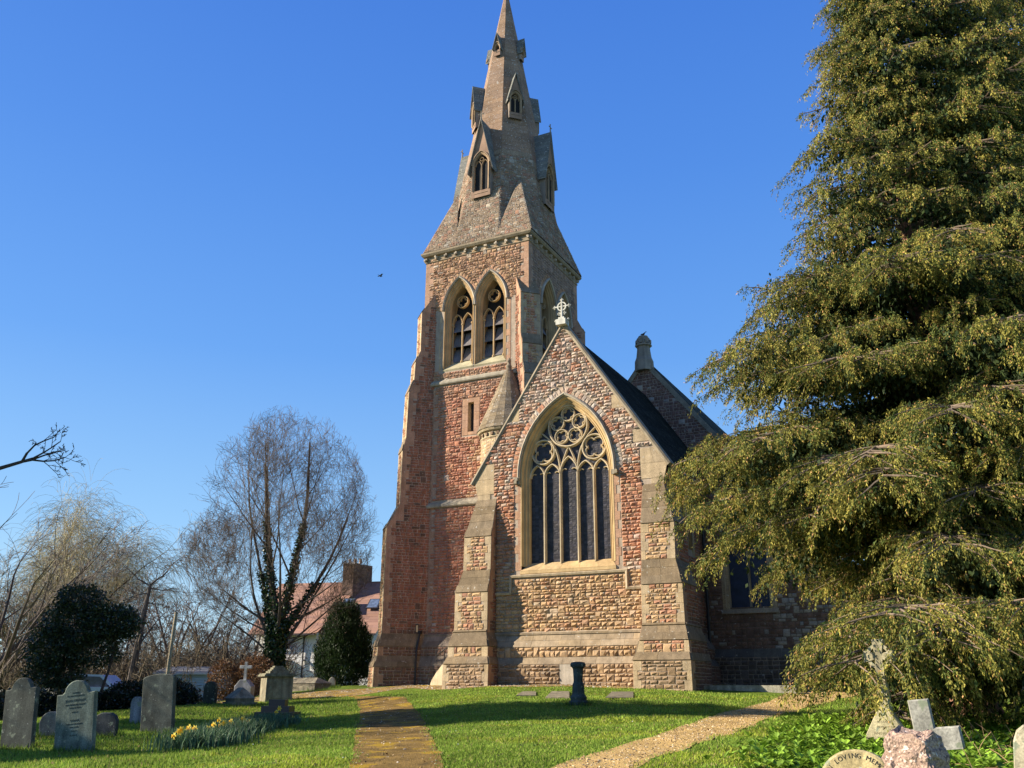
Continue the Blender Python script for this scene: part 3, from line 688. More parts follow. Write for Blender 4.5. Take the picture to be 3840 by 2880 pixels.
# ---------------- east window
ew = MB(); frD = frC
sweep(ew, frD, cw(1.56, 4.3), [(.27, 0), (.27, .02), (.23, .02), (.21, -.03), (.19, -.09), (.15, -.13), (.125, -.11), (.105, -.17), (.06, -.21), (.035, -.19), (0, -.26), (0, -.42)], WY, cap=False)
ew.add([frD.p(WC-1.84, 4.02, .05), frD.p(WC+1.84, 4.02, .05), frD.p(WC+1.84, 4.12, .05), frD.p(WC-1.84, 4.12, .05)], [(0, 1, 2, 3)], WY)
slabs(ew, Fr(frD.p(0, 4.12, .05), (1, 0, 0), np.array([0, .38, .30])/math.hypot(.38, .30)), [[(WC-1.84, 0), (WC+1.84, 0), (WC+1.60, .48), (WC-1.60, .48)]], c_win, h=.5, n=.01, lens=(.7, .8))
ew.add([frD.p(WC-1.84, 4.12, .05), frD.p(WC+1.84, 4.12, .05), frD.p(WC+1.6, 4.44, -.36), frD.p(WC-1.6, 4.44, -.36)], [(0, 1, 2, 3)], WY)
ew.add([frD.p(WC-1.84, 4.0, 0), frD.p(WC+1.84, 4.0, 0), frD.p(WC+1.84, 4.02, .05), frD.p(WC-1.84, 4.02, .05)], [(0, 1, 2, 3)], WY)
win = ew.build('east_window', M['window_stone'], church)
hd = MB(); sweep(hd, frD, [(WC-1.85, 7.45)]+archpts(WC, 1.85, 7.6, conc(1.56, 2.596, 1.85), 20)+[(WC+1.85, 7.45)], [(0, 0), (0, .09), (.05, .13), (.10, .08), (.11, 0)], (.36, .31, .23))
for s in (-1, 1):
    for _ in range(9):
        x, z, q = WC+s*1.93+rnd.uniform(-.07, .07), 7.42+rnd.uniform(-.09, .09), rnd.uniform(.04, .07); box(hd, (x-q, z-q, 0), (x+q, z+q, rnd.uniform(.1, .19)), jit((.28, .24, .17)), frD)
hd.build('hood_mould', M['dressed'], win)
tr = MB(); d0, d1 = -.40, -.24; cT = (.52, .42, .27)
MU = [WC-.98, WC-.345, WC+.345, WC+.98]; ED = [WC-1.56]+MU+[WC+1.56]
for x in MU: sweep(tr, frD, [(x, 4.35), (x, 7.62)], bar(.05, d0, d1+.04), cT)
for i in range(5):
    a = (ED[i+1]-ED[i])/2-.0; cx = (ED[i+1]+ED[i])/2
    zs = 7.55 if i != 2 else 7.62; h = .46 if i != 2 else .62
    sweep(tr, frD, archpts(cx, a, zs, h, 8), bar(.04, d0, d1+.02), cT)
    for s in (-1, 1):   # cusps
        sweep(tr, frD, arc(cx+s*a*.55, zs+.06, a*.36, math.pi/2-s*1.75, math.pi/2+s*.75, 6)[::s], bar(.02, d0+.02, d1-.04), cT)
for s in (-1, 1):
    cx = WC+s*.99   # sub-arches over the outer pairs
    R = 1.05
    sweep(tr, frD, arc(WC+s*(1.02), 8.50, .46, 0, 2*math.pi, 26)[:-1], bar(.045, d0, d1+.03), cT, closed=True)
    sweep(tr, frD, quatre(WC+s*1.02, 8.50, .40, 4, math.pi/4), bar(.03, d0+.02, d1-.02), cT, closed=True)
    # branches from the mullions next to the middle light, sweeping up and out
    p0 = np.array([WC+s*.345, 7.62])
    sweep(tr, frD, [(p0[0]+s*.18*(t**2)*1.0, 7.62+t*.95) for t in np.linspace(0, 1, 8)][::s], bar(.04, d0, d1+.02), cT)
    sweep(tr, frD, [(p0[0]-s*.345*(t**1.5), 7.62+1.0*t) for t in np.linspace(0, 1, 8)][::s], bar(.035, d0, d1), cT)
    sweep(tr, frD, [(WC+s*(.52+.62*t-.1*math.sin(t*3.1)), 8.55+.72*t) for t in np.linspace(0, 1, 7)][::s], bar(.035, d0, d1), cT)
    sweep(tr, frD, [(WC+s*(1.56-.03*t-.42*t*t), 7.75+1.75*t) for t in np.linspace(0, 1, 8)][::s], bar(.035, d0, d1-.03), cT)
    sweep(tr, frD, [(WC+s*1.15, 9.1), (WC+s*1.02, 9.45), (WC+s*.88, 9.72)][::s], bar(.03, d0, d1-.02), cT)
sweep(tr, frD, arc(WC, 9.40, .78, 0, 2*math.pi, 40)[:-1], bar(.05, d0, d1+.04), cT, closed=True)
for k in range(5):
    a = math.pi/2+2*math.pi*k/5; x, z = WC+.46*math.cos(a), 9.40+.46*math.sin(a)
    sweep(tr, frD, arc(x, z, .265, 0, 2*math.pi, 20)[:-1], bar(.03, d0, d1+.0), cT, closed=True)
    sweep(tr, frD, quatre(x, z, .225, 4, a), bar(.02, d0+.02, d1-.03), cT, closed=True)
tr.build('tracery', M['window_stone'], win)
gl = MB(); fr = frD
for i in range(5):   # leaded panes in front of the dark church: small quarries, each a little out of line
    x0, x1 = ED[i]+.0, ED[i+1]-.0; z = 4.38
    while z < 10.3:
        x = x0; n = max(1, round((x1-x0)/.15))
        for j in range(n):
            a, b = x0+(x1-x0)*j/n, x0+(x1-x0)*(j+1)/n
            t = rnd.uniform(-.004, .004); t2 = rnd.uniform(-.004, .004)
            gl.add([fr.p(a+.004, z+.004, -.345+t), fr.p(b-.004, z+.004, -.345-t), fr.p(b-.004, z+.076, -.345+t2), fr.p(a+.004, z+.076, -.345-t2)], [(0, 1, 2, 3)], jit((.030, .027, .032), .45, .15))
        z += .08
    gl.add([fr.p(x0, 4.3, -.352), fr.p(x1, 4.3, -.352), fr.p(x1, 10.3, -.352), fr.p(x0, 10.3, -.352)], [(0, 1, 2, 3)], (.03, .03, .03))
gl.build('glass', M['leadglass'], win)

# ---------------- vestry wall in the shade, nave gable
ve = MB(); frV = Fr((0, 34.2, 0), (1, 0, 0), (0, 0, 1))
oV = [(-9.5, -.6), (-3.6, -.6), (-3.6, 3.55), (-9.5, 7.9)]; vw = archpath(-7.88, .72, 2.95, 4.9, .75, 10)
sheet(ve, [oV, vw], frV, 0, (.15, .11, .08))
rubble(ve, frV, [oV, archpath(-7.88, .98, 2.8, 4.9, 1.0, 10)], lambda P: jit(mixc(LICH, SOOT_SHADE, .35) if rnd.random() < (.5 if P[0] > -7 and 1.4 < P[2] < 3.4 else .04) else mixc(RED, SOOT_SHADE, .75), .2), .27, .03)  # stones darkened to carry the shade the chancel casts here
slabs(ve, frV, [[(-8.86, 2.8), (-8.6, 2.8), (-8.6, 5), (-8.86, 5)]], c_dress); slabs(ve, frV, [[(-7.16, 2.8), (-6.9, 2.8), (-6.9, 5), (-7.16, 5)]], c_dress)
panel(ve, (-8.9, 34.1, 2.72), (-6.86, 34.1, 2.72), (-6.86, 34.25, 2.95), (-8.9, 34.25, 2.95), 'slab', c_dress, c_dress)
panel(ve, (-9.4, 34.05, 1.2), (-3.6, 34.05, 1.2), (-3.6, 34.19, 1.5), (-9.4, 34.19, 1.5), 'slab', c_dress, lambda P: jit((.12, .11, .09)), h=.4)
panel(ve, (-9.4, 34.05, -.6), (-3.6, 34.05, -.6), (-3.6, 34.05, 1.2), (-9.4, 34.05, 1.2), 'rubble', lambda P: jit(SOOT_SHADE, .3), c_dress)  # base course takes the same painted shade
frVN = Fr((-3.6, 34.2, 0), (0, 1, 0), (0, 0, 1)); P = [(0, -.6), (8, -.6), (8, 3.55), (0, 3.55)]; sheet(ve, [P], frVN, 0, MORT); rubble(ve, frVN, [P], c_shade, .4, .03, lens=(.4, .8))
sweep(ve, frV, [(-9.5, 7.88), (-3.5, 3.5)], [(-.12, -.3), (-.12, .05), (.06, .08), (.06, -.3)], (.22, .19, .14))
panel(ve, (-3.4, 34.45, 3.4), (-3.4, 44, 3.4), (-9.5, 44, 7.85), (-9.5, 34.45, 7.85), 'slab', c_slate, c_slate, h=.3, mort=(.02, .02, .02))
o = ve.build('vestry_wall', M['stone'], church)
vt = MB()
sweep(vt, frV, vw, [(.14, .0), (.14, .03), (.08, 0), (0, -.12), (0, -.35)], (.40, .32, .21), cap=False)
sweep(vt, frV, [(-7.88, 2.95), (-7.88, 5.0)], bar(.05, -.3, -.15), (.40, .32, .21)); 
for c in (-8.24, -7.52): sweep(vt, frV, archpts(c, .34, 4.9, .4, 6), bar(.035, -.3, -.17), (.40, .32, .21))
v2 = vt.build('vestry_window', M['window_stone'], church)
vg = MB(); vg.add([frV.p(-8.6, 2.95, -.25), frV.p(-7.16, 2.95, -.25), frV.p(-7.16, 5.7, -.25), frV.p(-8.6, 5.7, -.25)], [(0, 1, 2, 3)], (.012, .02, .05)); vg.build('glass', M['leadglass'], v2)

nv = MB(); frG = Fr((0, 39.3, 0), (1, 0, 0), (0, 0, 1))
oG = [(-18.3, 5), (-8.3, 5), (-8.3, 8.75), (-13.2, 14.95), (-18.3, 8.5)]
sheet(nv, [oG], frG, 0, MORT); rubble(nv, frG, [oG], lambda P: jit((.3, .26, .22) if rnd.random() < .06 else (.17, .10, .08), .15), .29, .035)
sweep(nv, frG, [(-18.3, 8.45), (-13.2, 14.98), (-8.2, 8.65)], [(-.16, -.3), (-.16, .06), (.05, .06), (.05, -.3)], (.22, .20, .15))
nv.build('nave_gable', M['stone'], church)
nr = MB()
panel(nr, (-7.6, 39.5, 7.95), (-7.6, 60, 7.95), (-13.2, 60, 15.1), (-13.2, 39.5, 15.1), 'slab', c_slate, lambda P: jit((.05, .055, .045), .3), h=.3, mort=(.03, .03, .03))
panel(nr, (-18.8, 60, 7.95), (-18.8, 39.5, 7.95), (-13.2, 39.5, 15.1), (-13.2, 60, 15.1), 'slab', c_slate, c_slate, h=.6, mort=(.03, .03, .03))
nr.add([(-8.3, 39.3, 0), (-8.3, 60, 0), (-8.3, 60, 8.8), (-8.3, 39.3, 8.8)], [(0, 1, 2, 3)], RED)
nr.build('nave_roof', M['slate'], church)
fn = MB(); c = (.24, .21, .165)
lathe(fn, (-13.2, 39.4, 0), [(.46, 14.4), (.44, 14.9), (.36, 15.1), (.31, 15.5), (.31, 15.62), (.40, 15.66), (.40, 15.74), (.33, 15.78), (.33, 16.0), (.30, 16.08), (.24, 16.1), (.24, 16.17), (.1, 16.2)], 8, c, rot=math.pi/8)
for k in range(8): a = k*math.pi/4; fr = Fr((-13.2+.33*math.cos(a), 39.4+.33*math.sin(a), 15.78), (-math.sin(a), math.cos(a), 0), (0, 0, 1)); box(fn, (-.07, 0, -.02), (.07, .16, .05), c, fr)
fn.build('gable_finial', M['dressed'], church)

ir = MB()
tube(ir, [(-9.38, 34.0, 7.2), (-9.38, 34.0, .2)], .055, 8, (.02, .02, .022)); ir.build('drainpipe', M['iron'], church); ir = MB()
tube(ir, [(-21.62, 33.72, 2.35), (-21.62, 33.68, 2.2), (-21.62, 33.5, 1.6), (-21.62, 33.48, .1)], .04, 8, (.02, .02, .022)); box(ir, (-21.68, 33.66, 2.3), (-21.56, 33.8, 2.42), (.02, .02, .022))
ir.build('drainpipe', M['iron'], church)

# ------------------------------------------------------------------ ground
CTRL = [  # (ahead, right, height relative to the eye)
 (-5, 0, -1.75), (-5, -15, -1.7), (-5, 15, -1.7), (0, 0, -1.62), (6, 3.5, -1.38), (8.5, 3.5, -1.22), (10, 4, -1.08), (12, 0, -.87), (12, 1.6, -.86), (12, 6, -.95), (16.5, -7.25, -.94), (17, -8.5, -1.0), (20, -7.2, -.80), (18, -6, -.97), (26, -6, -.70),
 (24, 1.7, -.30), (24, 6.8, -.42), (20, 9.2, -.50), (20, 2, -.52), (27, -6.4, -.62), (29, -1, -.02), (30, 3, .10), (31, 9.1, .1), (31, -8.6, -.43), (33, -7.8, -.34), (33, -5.2, -.18), (33, 0, .24), (33, 5, .27), (35, 8, .3), (38, 12, .3),
 (38, -7.9, .07), (42, -6.1, .17), (44, -7.7, .25), (26, -11.4, -.70), (30, -10.5, -.48), (36, -10.5, -.35), (42, -11, -.3), (30, -14, -.8), (24, -20, -1.3), (15, -14, -1.25), (45, 5, .3), (45, 15, .3), (56, -8, -.9), (60, -20, -1.6), (45, -22, -1.5), (60, 5, .2), (75, 0, -.5), (75, -30, -2), (75, 30, 0), (20, 20, -.4), (40, 30, .2), (8, 15, -1.0), (40, -40, -2), (10, -35, -1.6)]
_c = np.array(CTRL, float)
def _tps(A, B):
    r = np.sqrt(((A[:, None, :]-B[None, :, :])**2).sum(-1)+1.0); return r*r*np.log(r)
_K = _tps(_c[:, :2], _c[:, :2])+np.eye(len(_c))*2.0; _P = np.concatenate([np.ones((len(_c), 1)), _c[:, :2]], 1)
_A = np.block([[_K, _P], [_P.T, np.zeros((3, 3))]]); _w = np.linalg.solve(_A, np.concatenate([_c[:, 2], np.zeros(3)]))
def gz(XY):
    XY = np.atleast_2d(np.asarray(XY, float)); d = np.clip(XY@FH, -6, 76); r = np.clip(XY@RH, -40, 30)
    Q = np.stack([d, r], 1); z = _tps(Q, _c[:, :2])@_w[:-3]+_w[-3]+Q@_w[-2:]
    z += .012*np.sin(XY[:, 0]*1.9+XY[:, 1]*1.1)+.01*np.sin(XY[:, 0]*.7-XY[:, 1]*2.3+1)
    return z
def gz1(x, y): return float(gz([[x, y]])[0])
def onG(px, py):
    """where the line of sight through a point of the picture first meets the ground"""
    q = AF*FPX+AR*(px-1920)-AU*(py-1440); q = q/float(q[:2]@FH)
    D = np.linspace(5, 60, 1101); P = D[:, None]*q[None, :]; below = P[:, 2] <= gz(P[:, :2])
    i = int(np.argmax(below)) if below.any() else 1100
    return P[i, :2]
def inpoly(P, poly):
    poly = np.asarray(poly); x, y = P[:, 0], P[:, 1]; ins = np.zeros(len(P), bool); n = len(poly)
    for i in range(n):
        x0, y0 = poly[i]; x1, y1 = poly[(i+1) % n]
        c = (y0 > y) != (y1 > y); ins ^= c & (x < (x1-x0)*(y-y0)/(y1-y0+1e-12)+x0)
    return ins
M['grass'] = material('lawn_grass', .95, noise=(.9, .25), fine=(22, .35), bump=.8, bump_scale=60, bump_dist=.03, spec=.1)
M['blade'] = material('grass_blade', .8, noise=(.7, .22), fine=None, bump=0, spec=.15, trans=.35, island=.3)
M['gravel'] = material('gravel_path', .95, noise=(1.6, .25), fine=(60, .38), bump=.9, bump_scale=80, bump_dist=.025, spec=.1)
M['moss'] = material('mossy_gravel', .97, noise=(2.2, .35), fine=(35, .45), bump=1.0, bump_scale=60, bump_dist=.03, spots=[(1.6, .55, (.36, .23, .03)), (3.5, .60, (.12, .08, .03)), (60, .66, (.42, .34, .24))], spec=.08)
M['pebble'] = material('pebbles', .9, noise=None, fine=(40, .2), bump=0, island=.35)

ds = np.concatenate([np.arange(-6, 6, 1.0), np.arange(6, 46, .3), np.arange(46, 80, 1.5), [90, 110, 140, 200, 300, 500, 900]])
rs = np.concatenate([[-900, -400, -200, -120, -80, -60, -50], np.arange(-42, -14, 1.0), np.arange(-14, 16, .3), np.arange(16, 34, 1.5), [40, 60, 100, 200, 400, 900]])
DD, RR = np.meshgrid(ds, rs, indexing='ij'); XY = DD.reshape(-1, 1)*FH+RR.reshape(-1, 1)*RH
far = np.clip((np.hypot(DD, RR).ravel()-80)/300, 0, 1)
Z = gz(XY)-far*3
nd, nr_ = len(ds), len(rs); ii, jj = np.meshgrid(np.arange(nd-1), np.arange(nr_-1), indexing='ij'); a = (ii*nr_+jj).ravel()
g = MB(); g.arr(np.column_stack([XY, Z]), np.stack([a, a+1, a+nr_+1, a+nr_], 1)[:, ::-1], np.array([[.12, .175, .02]]))
o = g.build('lawn', M['grass'], smooth=True); tag(o, kind='structure')
if o.data.polygons[len(o.data.polygons)//2].normal.z < 0: o.data.flip_normals()

def path_sheet(name, L, R, col, n=60, lift=.012, mat='gravel', wob=.06):
    L = np.array(L, float); R = np.array(R, float)
    def res(P):
        s = np.concatenate([[0], np.cumsum(np.hypot(*np.diff(P, axis=0).T))]); t = np.linspace(0, s[-1], n); return np.stack([np.interp(t, s, P[:, 0]), np.interp(t, s, P[:, 1])], 1)
    L, R = res(L), res(R); k = 12; T = np.linspace(0, 1, k)
    dirn = (R-L)/np.linalg.norm(R-L, axis=1, keepdims=True)
    sm = lambda v: np.convolve(v, [.25, .5, .25], 'same')
    L = L+dirn*sm(rng.normal(0, wob, n))[:, None]; R = R+dirn*sm(rng.normal(0, wob, n))[:, None]
    P = (L[:, None, :]*(1-T)[None, :, None]+R[:, None, :]*T[None, :, None]).reshape(-1, 2)
    ii, jj = np.meshgrid(np.arange(n-1), np.arange(k-1), indexing='ij'); a = (ii*k+jj).ravel()
    m = MB(); m.arr(np.column_stack([P, gz(P)+lift]), np.stack([a, a+k, a+k+1, a+1], 1), np.array([col])); o = m.build(name, M[mat], smooth=True); tag(o, kind='structure')
    if o.data.polygons[0].normal.z < 0: o.data.flip_normals()
    return np.concatenate([L, R[::-1]])
pg = lambda P: [onG(*q) for q in P]
pathL = path_sheet('mossy_path', pg([(1290, 3100), (1315, 2858), (1330, 2778), (1345, 2724), (1350, 2664), (1335, 2622), (1290, 2603)]), pg([(1700, 3100), (1656, 2868), (1628, 2778), (1598, 2724), (1578, 2679), (1540, 2640), (1514, 2614)]), (.21, .135, .042), mat='moss')
pL2 = [W(32.2, -12.5)*1.0, W(33.6, -5.9), W(35.2, -3.6), W(32.2, -1.9), W(31.2, 0.2), W(30.4, 3.0), W(30.6, 7.0), W(31.5, 11), W(32, 16)]
pR2 = [W(35.0, -12.8)*1.0, W(36.8, -6.4), W(38.2, -3.2), W(36.4, -1.0), W(34.0, 2.2), W(34.0, 4.4), W(34.5, 8.0), W(35, 11), W(36, 16)]
pathB = path_sheet('church_path', pL2, pR2, (.30, .21, .085), lift=.008, mat='moss')
pathR = path_sheet('gravel_path', pg([(1950, 2950), (2100, 2868), (2300, 2803), (2410, 2772), (2553, 2725), (2660, 2690), (2734, 2668), (2805, 2650), (2915, 2617), (2987, 2590)]), pg([(2180, 2990), (2398, 2880), (2480, 2842), (2589, 2801), (2734, 2758), (2842, 2718), (2951, 2675), (3040, 2650), (3120, 2630), (3220, 2600)]), (.52, .35, .13))
PATHS = [pathL, pathB, pathR]
SLABS = []

# ledger stones lying in the lawn
for px0, px1, y0, y1, lab in ((1935, 2010, 2597, 2612, 'flat mossy grave slab sunk in the lawn, leftmost of the three before the church'), (2045, 2135, 2597, 2620, 'bare flat grave slab in the lawn just left of the dark stone pedestal'), (2270, 2375, 2598, 2621, 'bare flat grave slab in the lawn right of the dark stone pedestal')):
    q = [onG(px0, y1), onG(px1, y1), onG(px1, y0), onG(px0+25, y0)]
    c = sum(q)/4; z = gz1(*c)+.03; m = MB(); col = (.20, .17, .11)
    V = [(*p, gz1(*p)+.035) for p in q]; V2 = [(v[0], v[1], v[2]-.1) for v in V]
    m.add(V+V2, [(0, 1, 2, 3), (0, 4, 5, 1), (1, 5, 6, 2), (2, 6, 7, 3), (3, 7, 4, 0)], col)
    o = m.build('grave_slab', M['grave']); tag(o, lab, 'grave slab'); SLABS.append(np.array(q))
    if o.data.polygons[0].normal.z < 0: o.data.flip_normals()

# grass blades (uncountable), thickest near the photographer
def scatter(n, d0, d1, r0, r1, power=1.0):
    d = d0+(d1-d0)*rng.random(n)**power; r = (r0+(r1-r0)*rng.random(n))
    lim = .60*d*.5+2.5; return d, r
nb = 330000
dd = 9.5+24*rng.random(nb)**1.45; rr = (rng.random(nb)*2-1)*(dd*.59+.6)
P = dd[:, None]*FH+rr[:, None]*RH; keep = np.ones(nb, bool)
edge = rng.normal(0, .085, (nb, 2))
for poly in PATHS: keep &= ~inpoly(P+edge, poly)
for q in SLABS: keep &= ~inpoly(P+edge*.5, q)
keep &= ~((P[:, 1] > 29) & (P[:, 0] > -17.6))
P = P[keep]; n = len(P); zz = gz(P); dl = P@FH; rl = P@RH
clump = np.sin(P[:, 0]*3.1+np.sin(P[:, 1]*2.3)*2)*np.sin(P[:, 1]*2.7+1.7*np.sin(P[:, 0]*1.3))
hgt = (.022+.024*rng.random(n)+.009*clump)*(1+.5*(rl < -4.5))*(1+.25*(rl > 3))
ang = rng.random(n)*2*math.pi; wd = .006+.0045*rng.random(n)+dl*.00022
ux, uy = np.cos(ang), np.sin(ang); lx, ly = rng.normal(0, .02, n), rng.normal(0, .02, n)
V = np.empty((n, 3, 3)); V[:, 0] = np.column_stack([P[:, 0]-ux*wd, P[:, 1]-uy*wd, zz]); V[:, 1] = np.column_stack([P[:, 0]+ux*wd, P[:, 1]+uy*wd, zz]); V[:, 2] = np.column_stack([P[:, 0]+lx, P[:, 1]+ly, zz+hgt])
t = rng.random((n, 1)); Cc = np.array([.16, .27, .032])*(1-t)+np.array([.29, .37, .06])*t
pat = np.sin(P[:, 0]*.9+1.5*np.sin(P[:, 1]*.6))*np.sin(P[:, 1]*.8+1.1*np.sin(P[:, 0]*.5)+2)+.5*np.sin(P[:, 0]*2.7+P[:, 1]*1.9)*np.sin(P[:, 1]*3.3-P[:, 0])
Cc = Cc*(1+.16*pat[:, None])*np.where(pat[:, None] > .55, np.array([[1.12, .98, .8]]), 1); yel = rng.random(n) < .06+.08*(pat > .5); Cc[yel] = (.33, .28, .11)
m = MB(); m.arr(V.reshape(-1, 3), np.arange(3*n).reshape(-1, 3), np.repeat(Cc, 3, 0)); o = m.build('grass', M['blade']); tag(o, 'short mown green grass of the churchyard', 'grass', kind='stuff')

def flecks(n, size, cols, name, lab, cat, lift):
    dd = 10.5+20*rng.random(n)**1.3; rr = (rng.random(n)*2-1)*(dd*.58); P = dd[:, None]*FH+rr[:, None]*RH; P = P[~((P[:, 1] > 29) & (P[:, 0] > -17.6))]; n = len(P)
    c = np.column_stack([P, gz(P)+lift*rng.uniform(.4, 1, n)]); a = rng.random(n)*6.28; s = size*rng.uniform(.6, 1.3, n); u = np.column_stack([np.cos(a), np.sin(a), rng.normal(0, .3, n)])*s[:, None]; v = np.column_stack([-np.sin(a), np.cos(a), rng.normal(0, .3, n)])*s[:, None]*.7
    V = np.stack([c-u, c-v, c+u, c+v], 1); m = MB(); m.arr(V.reshape(-1, 3), np.arange(4*n).reshape(-1, 4), np.repeat(np.array(cols)[rng.integers(0, len(cols), n)], 4, 0)); o = m.build(name, M['pebble']); tag(o, lab, cat, kind='stuff')
flecks(260, .012, [(.75, .75, .7)], 'daisies', 'tiny white daisies dotted through the churchyard grass', 'daisies', .05)
flecks(900, .022, [(.20, .11, .05), (.28, .17, .08), (.12, .07, .04)], 'fallen_leaves', 'small brown dead leaves and bits scattered over grass and paths', 'fallen leaves', .05)

# loose stones on the paths
def pebbles(poly, n, s0, s1, name, cols, lab):
    poly = np.array(poly); lo, hi = poly.min(0), poly.max(0); P = lo+(hi-lo)*rng.random((n*3, 2)); P = P[inpoly(P, poly)]
    dl = P@FH; P = P[(dl > 10) & (dl < 38)][:n]; n = len(P); z = gz(P); s = s0+(s1-s0)*rng.random(n)**3
    base = np.array([[1, 0, -.2], [-.4, .9, -.2], [-.5, -.8, -.2], [.1, .1, .75], [.7, .6, .2], [-.9, .1, .25]])
    fc = np.array([[0, 4, 3], [4, 1, 3], [1, 5, 3], [5, 2, 3], [2, 0, 3], [0, 1, 4], [1, 2, 5]])
    a = rng.random(n)*6.28; R = np.zeros((n, 3, 3)); R[:, 0, 0] = np.cos(a); R[:, 0, 1] = -np.sin(a); R[:, 1, 0] = np.sin(a); R[:, 1, 1] = np.cos(a); R[:, 2, 2] = .7
    V = np.einsum('nij,kj->nki', R, base)*s[:, None, None]*(1+.3*rng.normal(size=(n, 6, 3))); V += np.column_stack([P, z+.012])[:, None, :]
    F = (np.arange(n)[:, None, None]*6+fc[None]).reshape(-1, 3); Cc = np.repeat(np.array(cols)[rng.integers(0, len(cols), n)], 6, 0)
    m = MB(); m.arr(V.reshape(-1, 3), F, Cc); o = m.build(name, M['pebble']); tag(o, lab, 'gravel', kind='stuff')
pebbles(pathL, 3500, .008, .03, 'path_gravel', [(.30, .20, .09), (.36, .26, .14), (.24, .15, .05), (.42, .36, .28)], 'small brown stones and moss crumbs loose on the left path')
pebbles(pathR, 9000, .009, .028, 'path_gravel', [(.48, .34, .16), (.36, .23, .10), (.52, .41, .25), (.28, .18, .08)], 'loose tan gravel on the path to the right')
pebbles(pathB, 6000, .012, .04, 'path_gravel', [(.42, .36, .26), (.30, .23, .13), (.5, .46, .38)], 'pale stones scattered along the foot of the church')

# ------------------------------------------------------------------ gravestones
def shaped(mb, fr, outline, th, col, bev=.015):
    k = len(outline); cx = sum(p[0] for p in outline)/k; cy = sum(p[1] for p in outline)/k
    def ins(e): return [(cx+(u-cx)*(1-e/max(.05, abs(u-cx)+.05)), v-(e if v > cy else 0)) for u, v in outline]
    R = [([fr.p(u, v, -th/2) for u, v in ins(bev)]), ([fr.p(u, v, -th/2+bev) for u, v in outline]), ([fr.p(u, v, th/2-bev) for u, v in outline]), ([fr.p(u, v, th/2) for u, v in ins(bev)])]
    F = [tuple(range(3*k, 4*k)), tuple(range(k-1, -1, -1))]
    for a in range(3): F += [(a*k+i, a*k+(i+1) % k, (a+1)*k+(i+1) % k, (a+1)*k+i) for i in range(k)]
    mb.add([p for r in R for p in r], F, col)
FACE = np.array([.30, -.954])   # the stones face roughly east, a little towards the path
def gframe(x, y, z, yaw=0., lean=0., tilt=0.):
    n = np.array([math.sin(yaw), -math.cos(yaw), 0.]); U = np.array([math.cos(yaw), math.sin(yaw), 0.]); V = np.array([0, 0, 1.])
    V = V*math.cos(tilt)+n*math.sin(tilt); V = V*math.cos(lean)+U*math.sin(lean); U = U-V*(U@V); U /= np.linalg.norm(U); return Fr((x, y, z), U, V)
def headstone(px, py, d, w, h, kind, col, lab, yaw=.45, lean=0., tilt=0., th=.11, text=None, name='headstone', z=None, spot=None):
    P = at(px, py, d); z = gz1(*P[:2]) if z is None else z; P = (P[0], P[1], z); a = w/2
    if kind == 'shoulder': s = h-.2*w-.1; out = [(-a, -.15), (a, -.15), (a, s), (a*.72, s)]+arc(0, s, a*.62, .15, math.pi-.15, 12)+[(-a*.72, s), (-a, s)]
    elif kind == 'flat': out = [(-a, -.15), (a, -.15), (a, h-.08)]+[(a*math.cos(t), h-.08+.08*math.sin(t)) for t in np.linspace(.2, math.pi-.2, 9)]+[(-a, h-.08)]
    elif kind == 'cham': out = [(-a, -.15), (a, -.15), (a, h-.14), (a*.8, h-.05), (a*.4, h), (-a*.4, h), (-a*.8, h-.05), (-a, h-.14)]
    elif kind == 'round': out = [(-a, -.15), (a, -.15), (a, h-a)]+arc(0, h-a, a, .1, math.pi-.1, 14)+[(-a, h-a)]
    elif kind == 'point': out = [(-a, -.15), (a, -.15), (a, h-w*.8)]+archpts(0, a, h-w*.8, w*.8, 6)[::-1][1:-1]+[(-a, h-w*.8)]
    elif kind == 'bow': out = [(-a, -.15), (a, -.15), (a, h-.30)]+[(a*math.cos(t), h-.30+.30*math.sin(t)) for t in np.linspace(.12, math.pi-.12, 17)]+[(-a, h-.30)]
    fr = gframe(0, 0, 0, yaw, lean, tilt); m = MB(); shaped(m, fr, out, th, col)
    m.v = [tuple(np.array(v)+np.array(P)) for v in m.v]
    o = m.build(name, M['grave'], origin=P); tag(o, lab, 'gravestone')
    fr2 = Fr(P, fr.U, fr.V)
    if text: inscription(o, fr2, th/2, text, P)
    return o, fr2
M['ink'] = material('carved_letter', .9, noise=None, fine=None, bump=0)
def text_mesh(s, size):
    cu = bpy.data.curves.new('t', 'FONT'); cu.body = s; cu.size = size; cu.align_x = 'CENTER'; cu.extrude = .001; cu.resolution_u = 2
    ob = bpy.data.objects.new('t', cu); scene.collection.objects.link(ob); dg = bpy.context.evaluated_depsgraph_get(); dg.update()
    me = bpy.data.meshes.new_from_object(ob.evaluated_get(dg)); V = np.array([v.co[:] for v in me.vertices]).reshape(-1, 3); F = [tuple(p.vertices) for p in me.polygons]
    bpy.data.objects.remove(ob); bpy.data.curves.remove(cu); bpy.data.meshes.remove(me); return V, F
def inscription(parent, fr, depth, lines, P, col=(.03, .035, .03), name='inscription'):
    for (s, size, u, v) in lines:
        m = MB(); V, F = text_mesh(s, size)
        if len(V): m.add([fr.p(u+x, v+y, depth+.0015+z) for x, y, z in V], F, col); m.build(name, M['ink'], parent, origin=P)

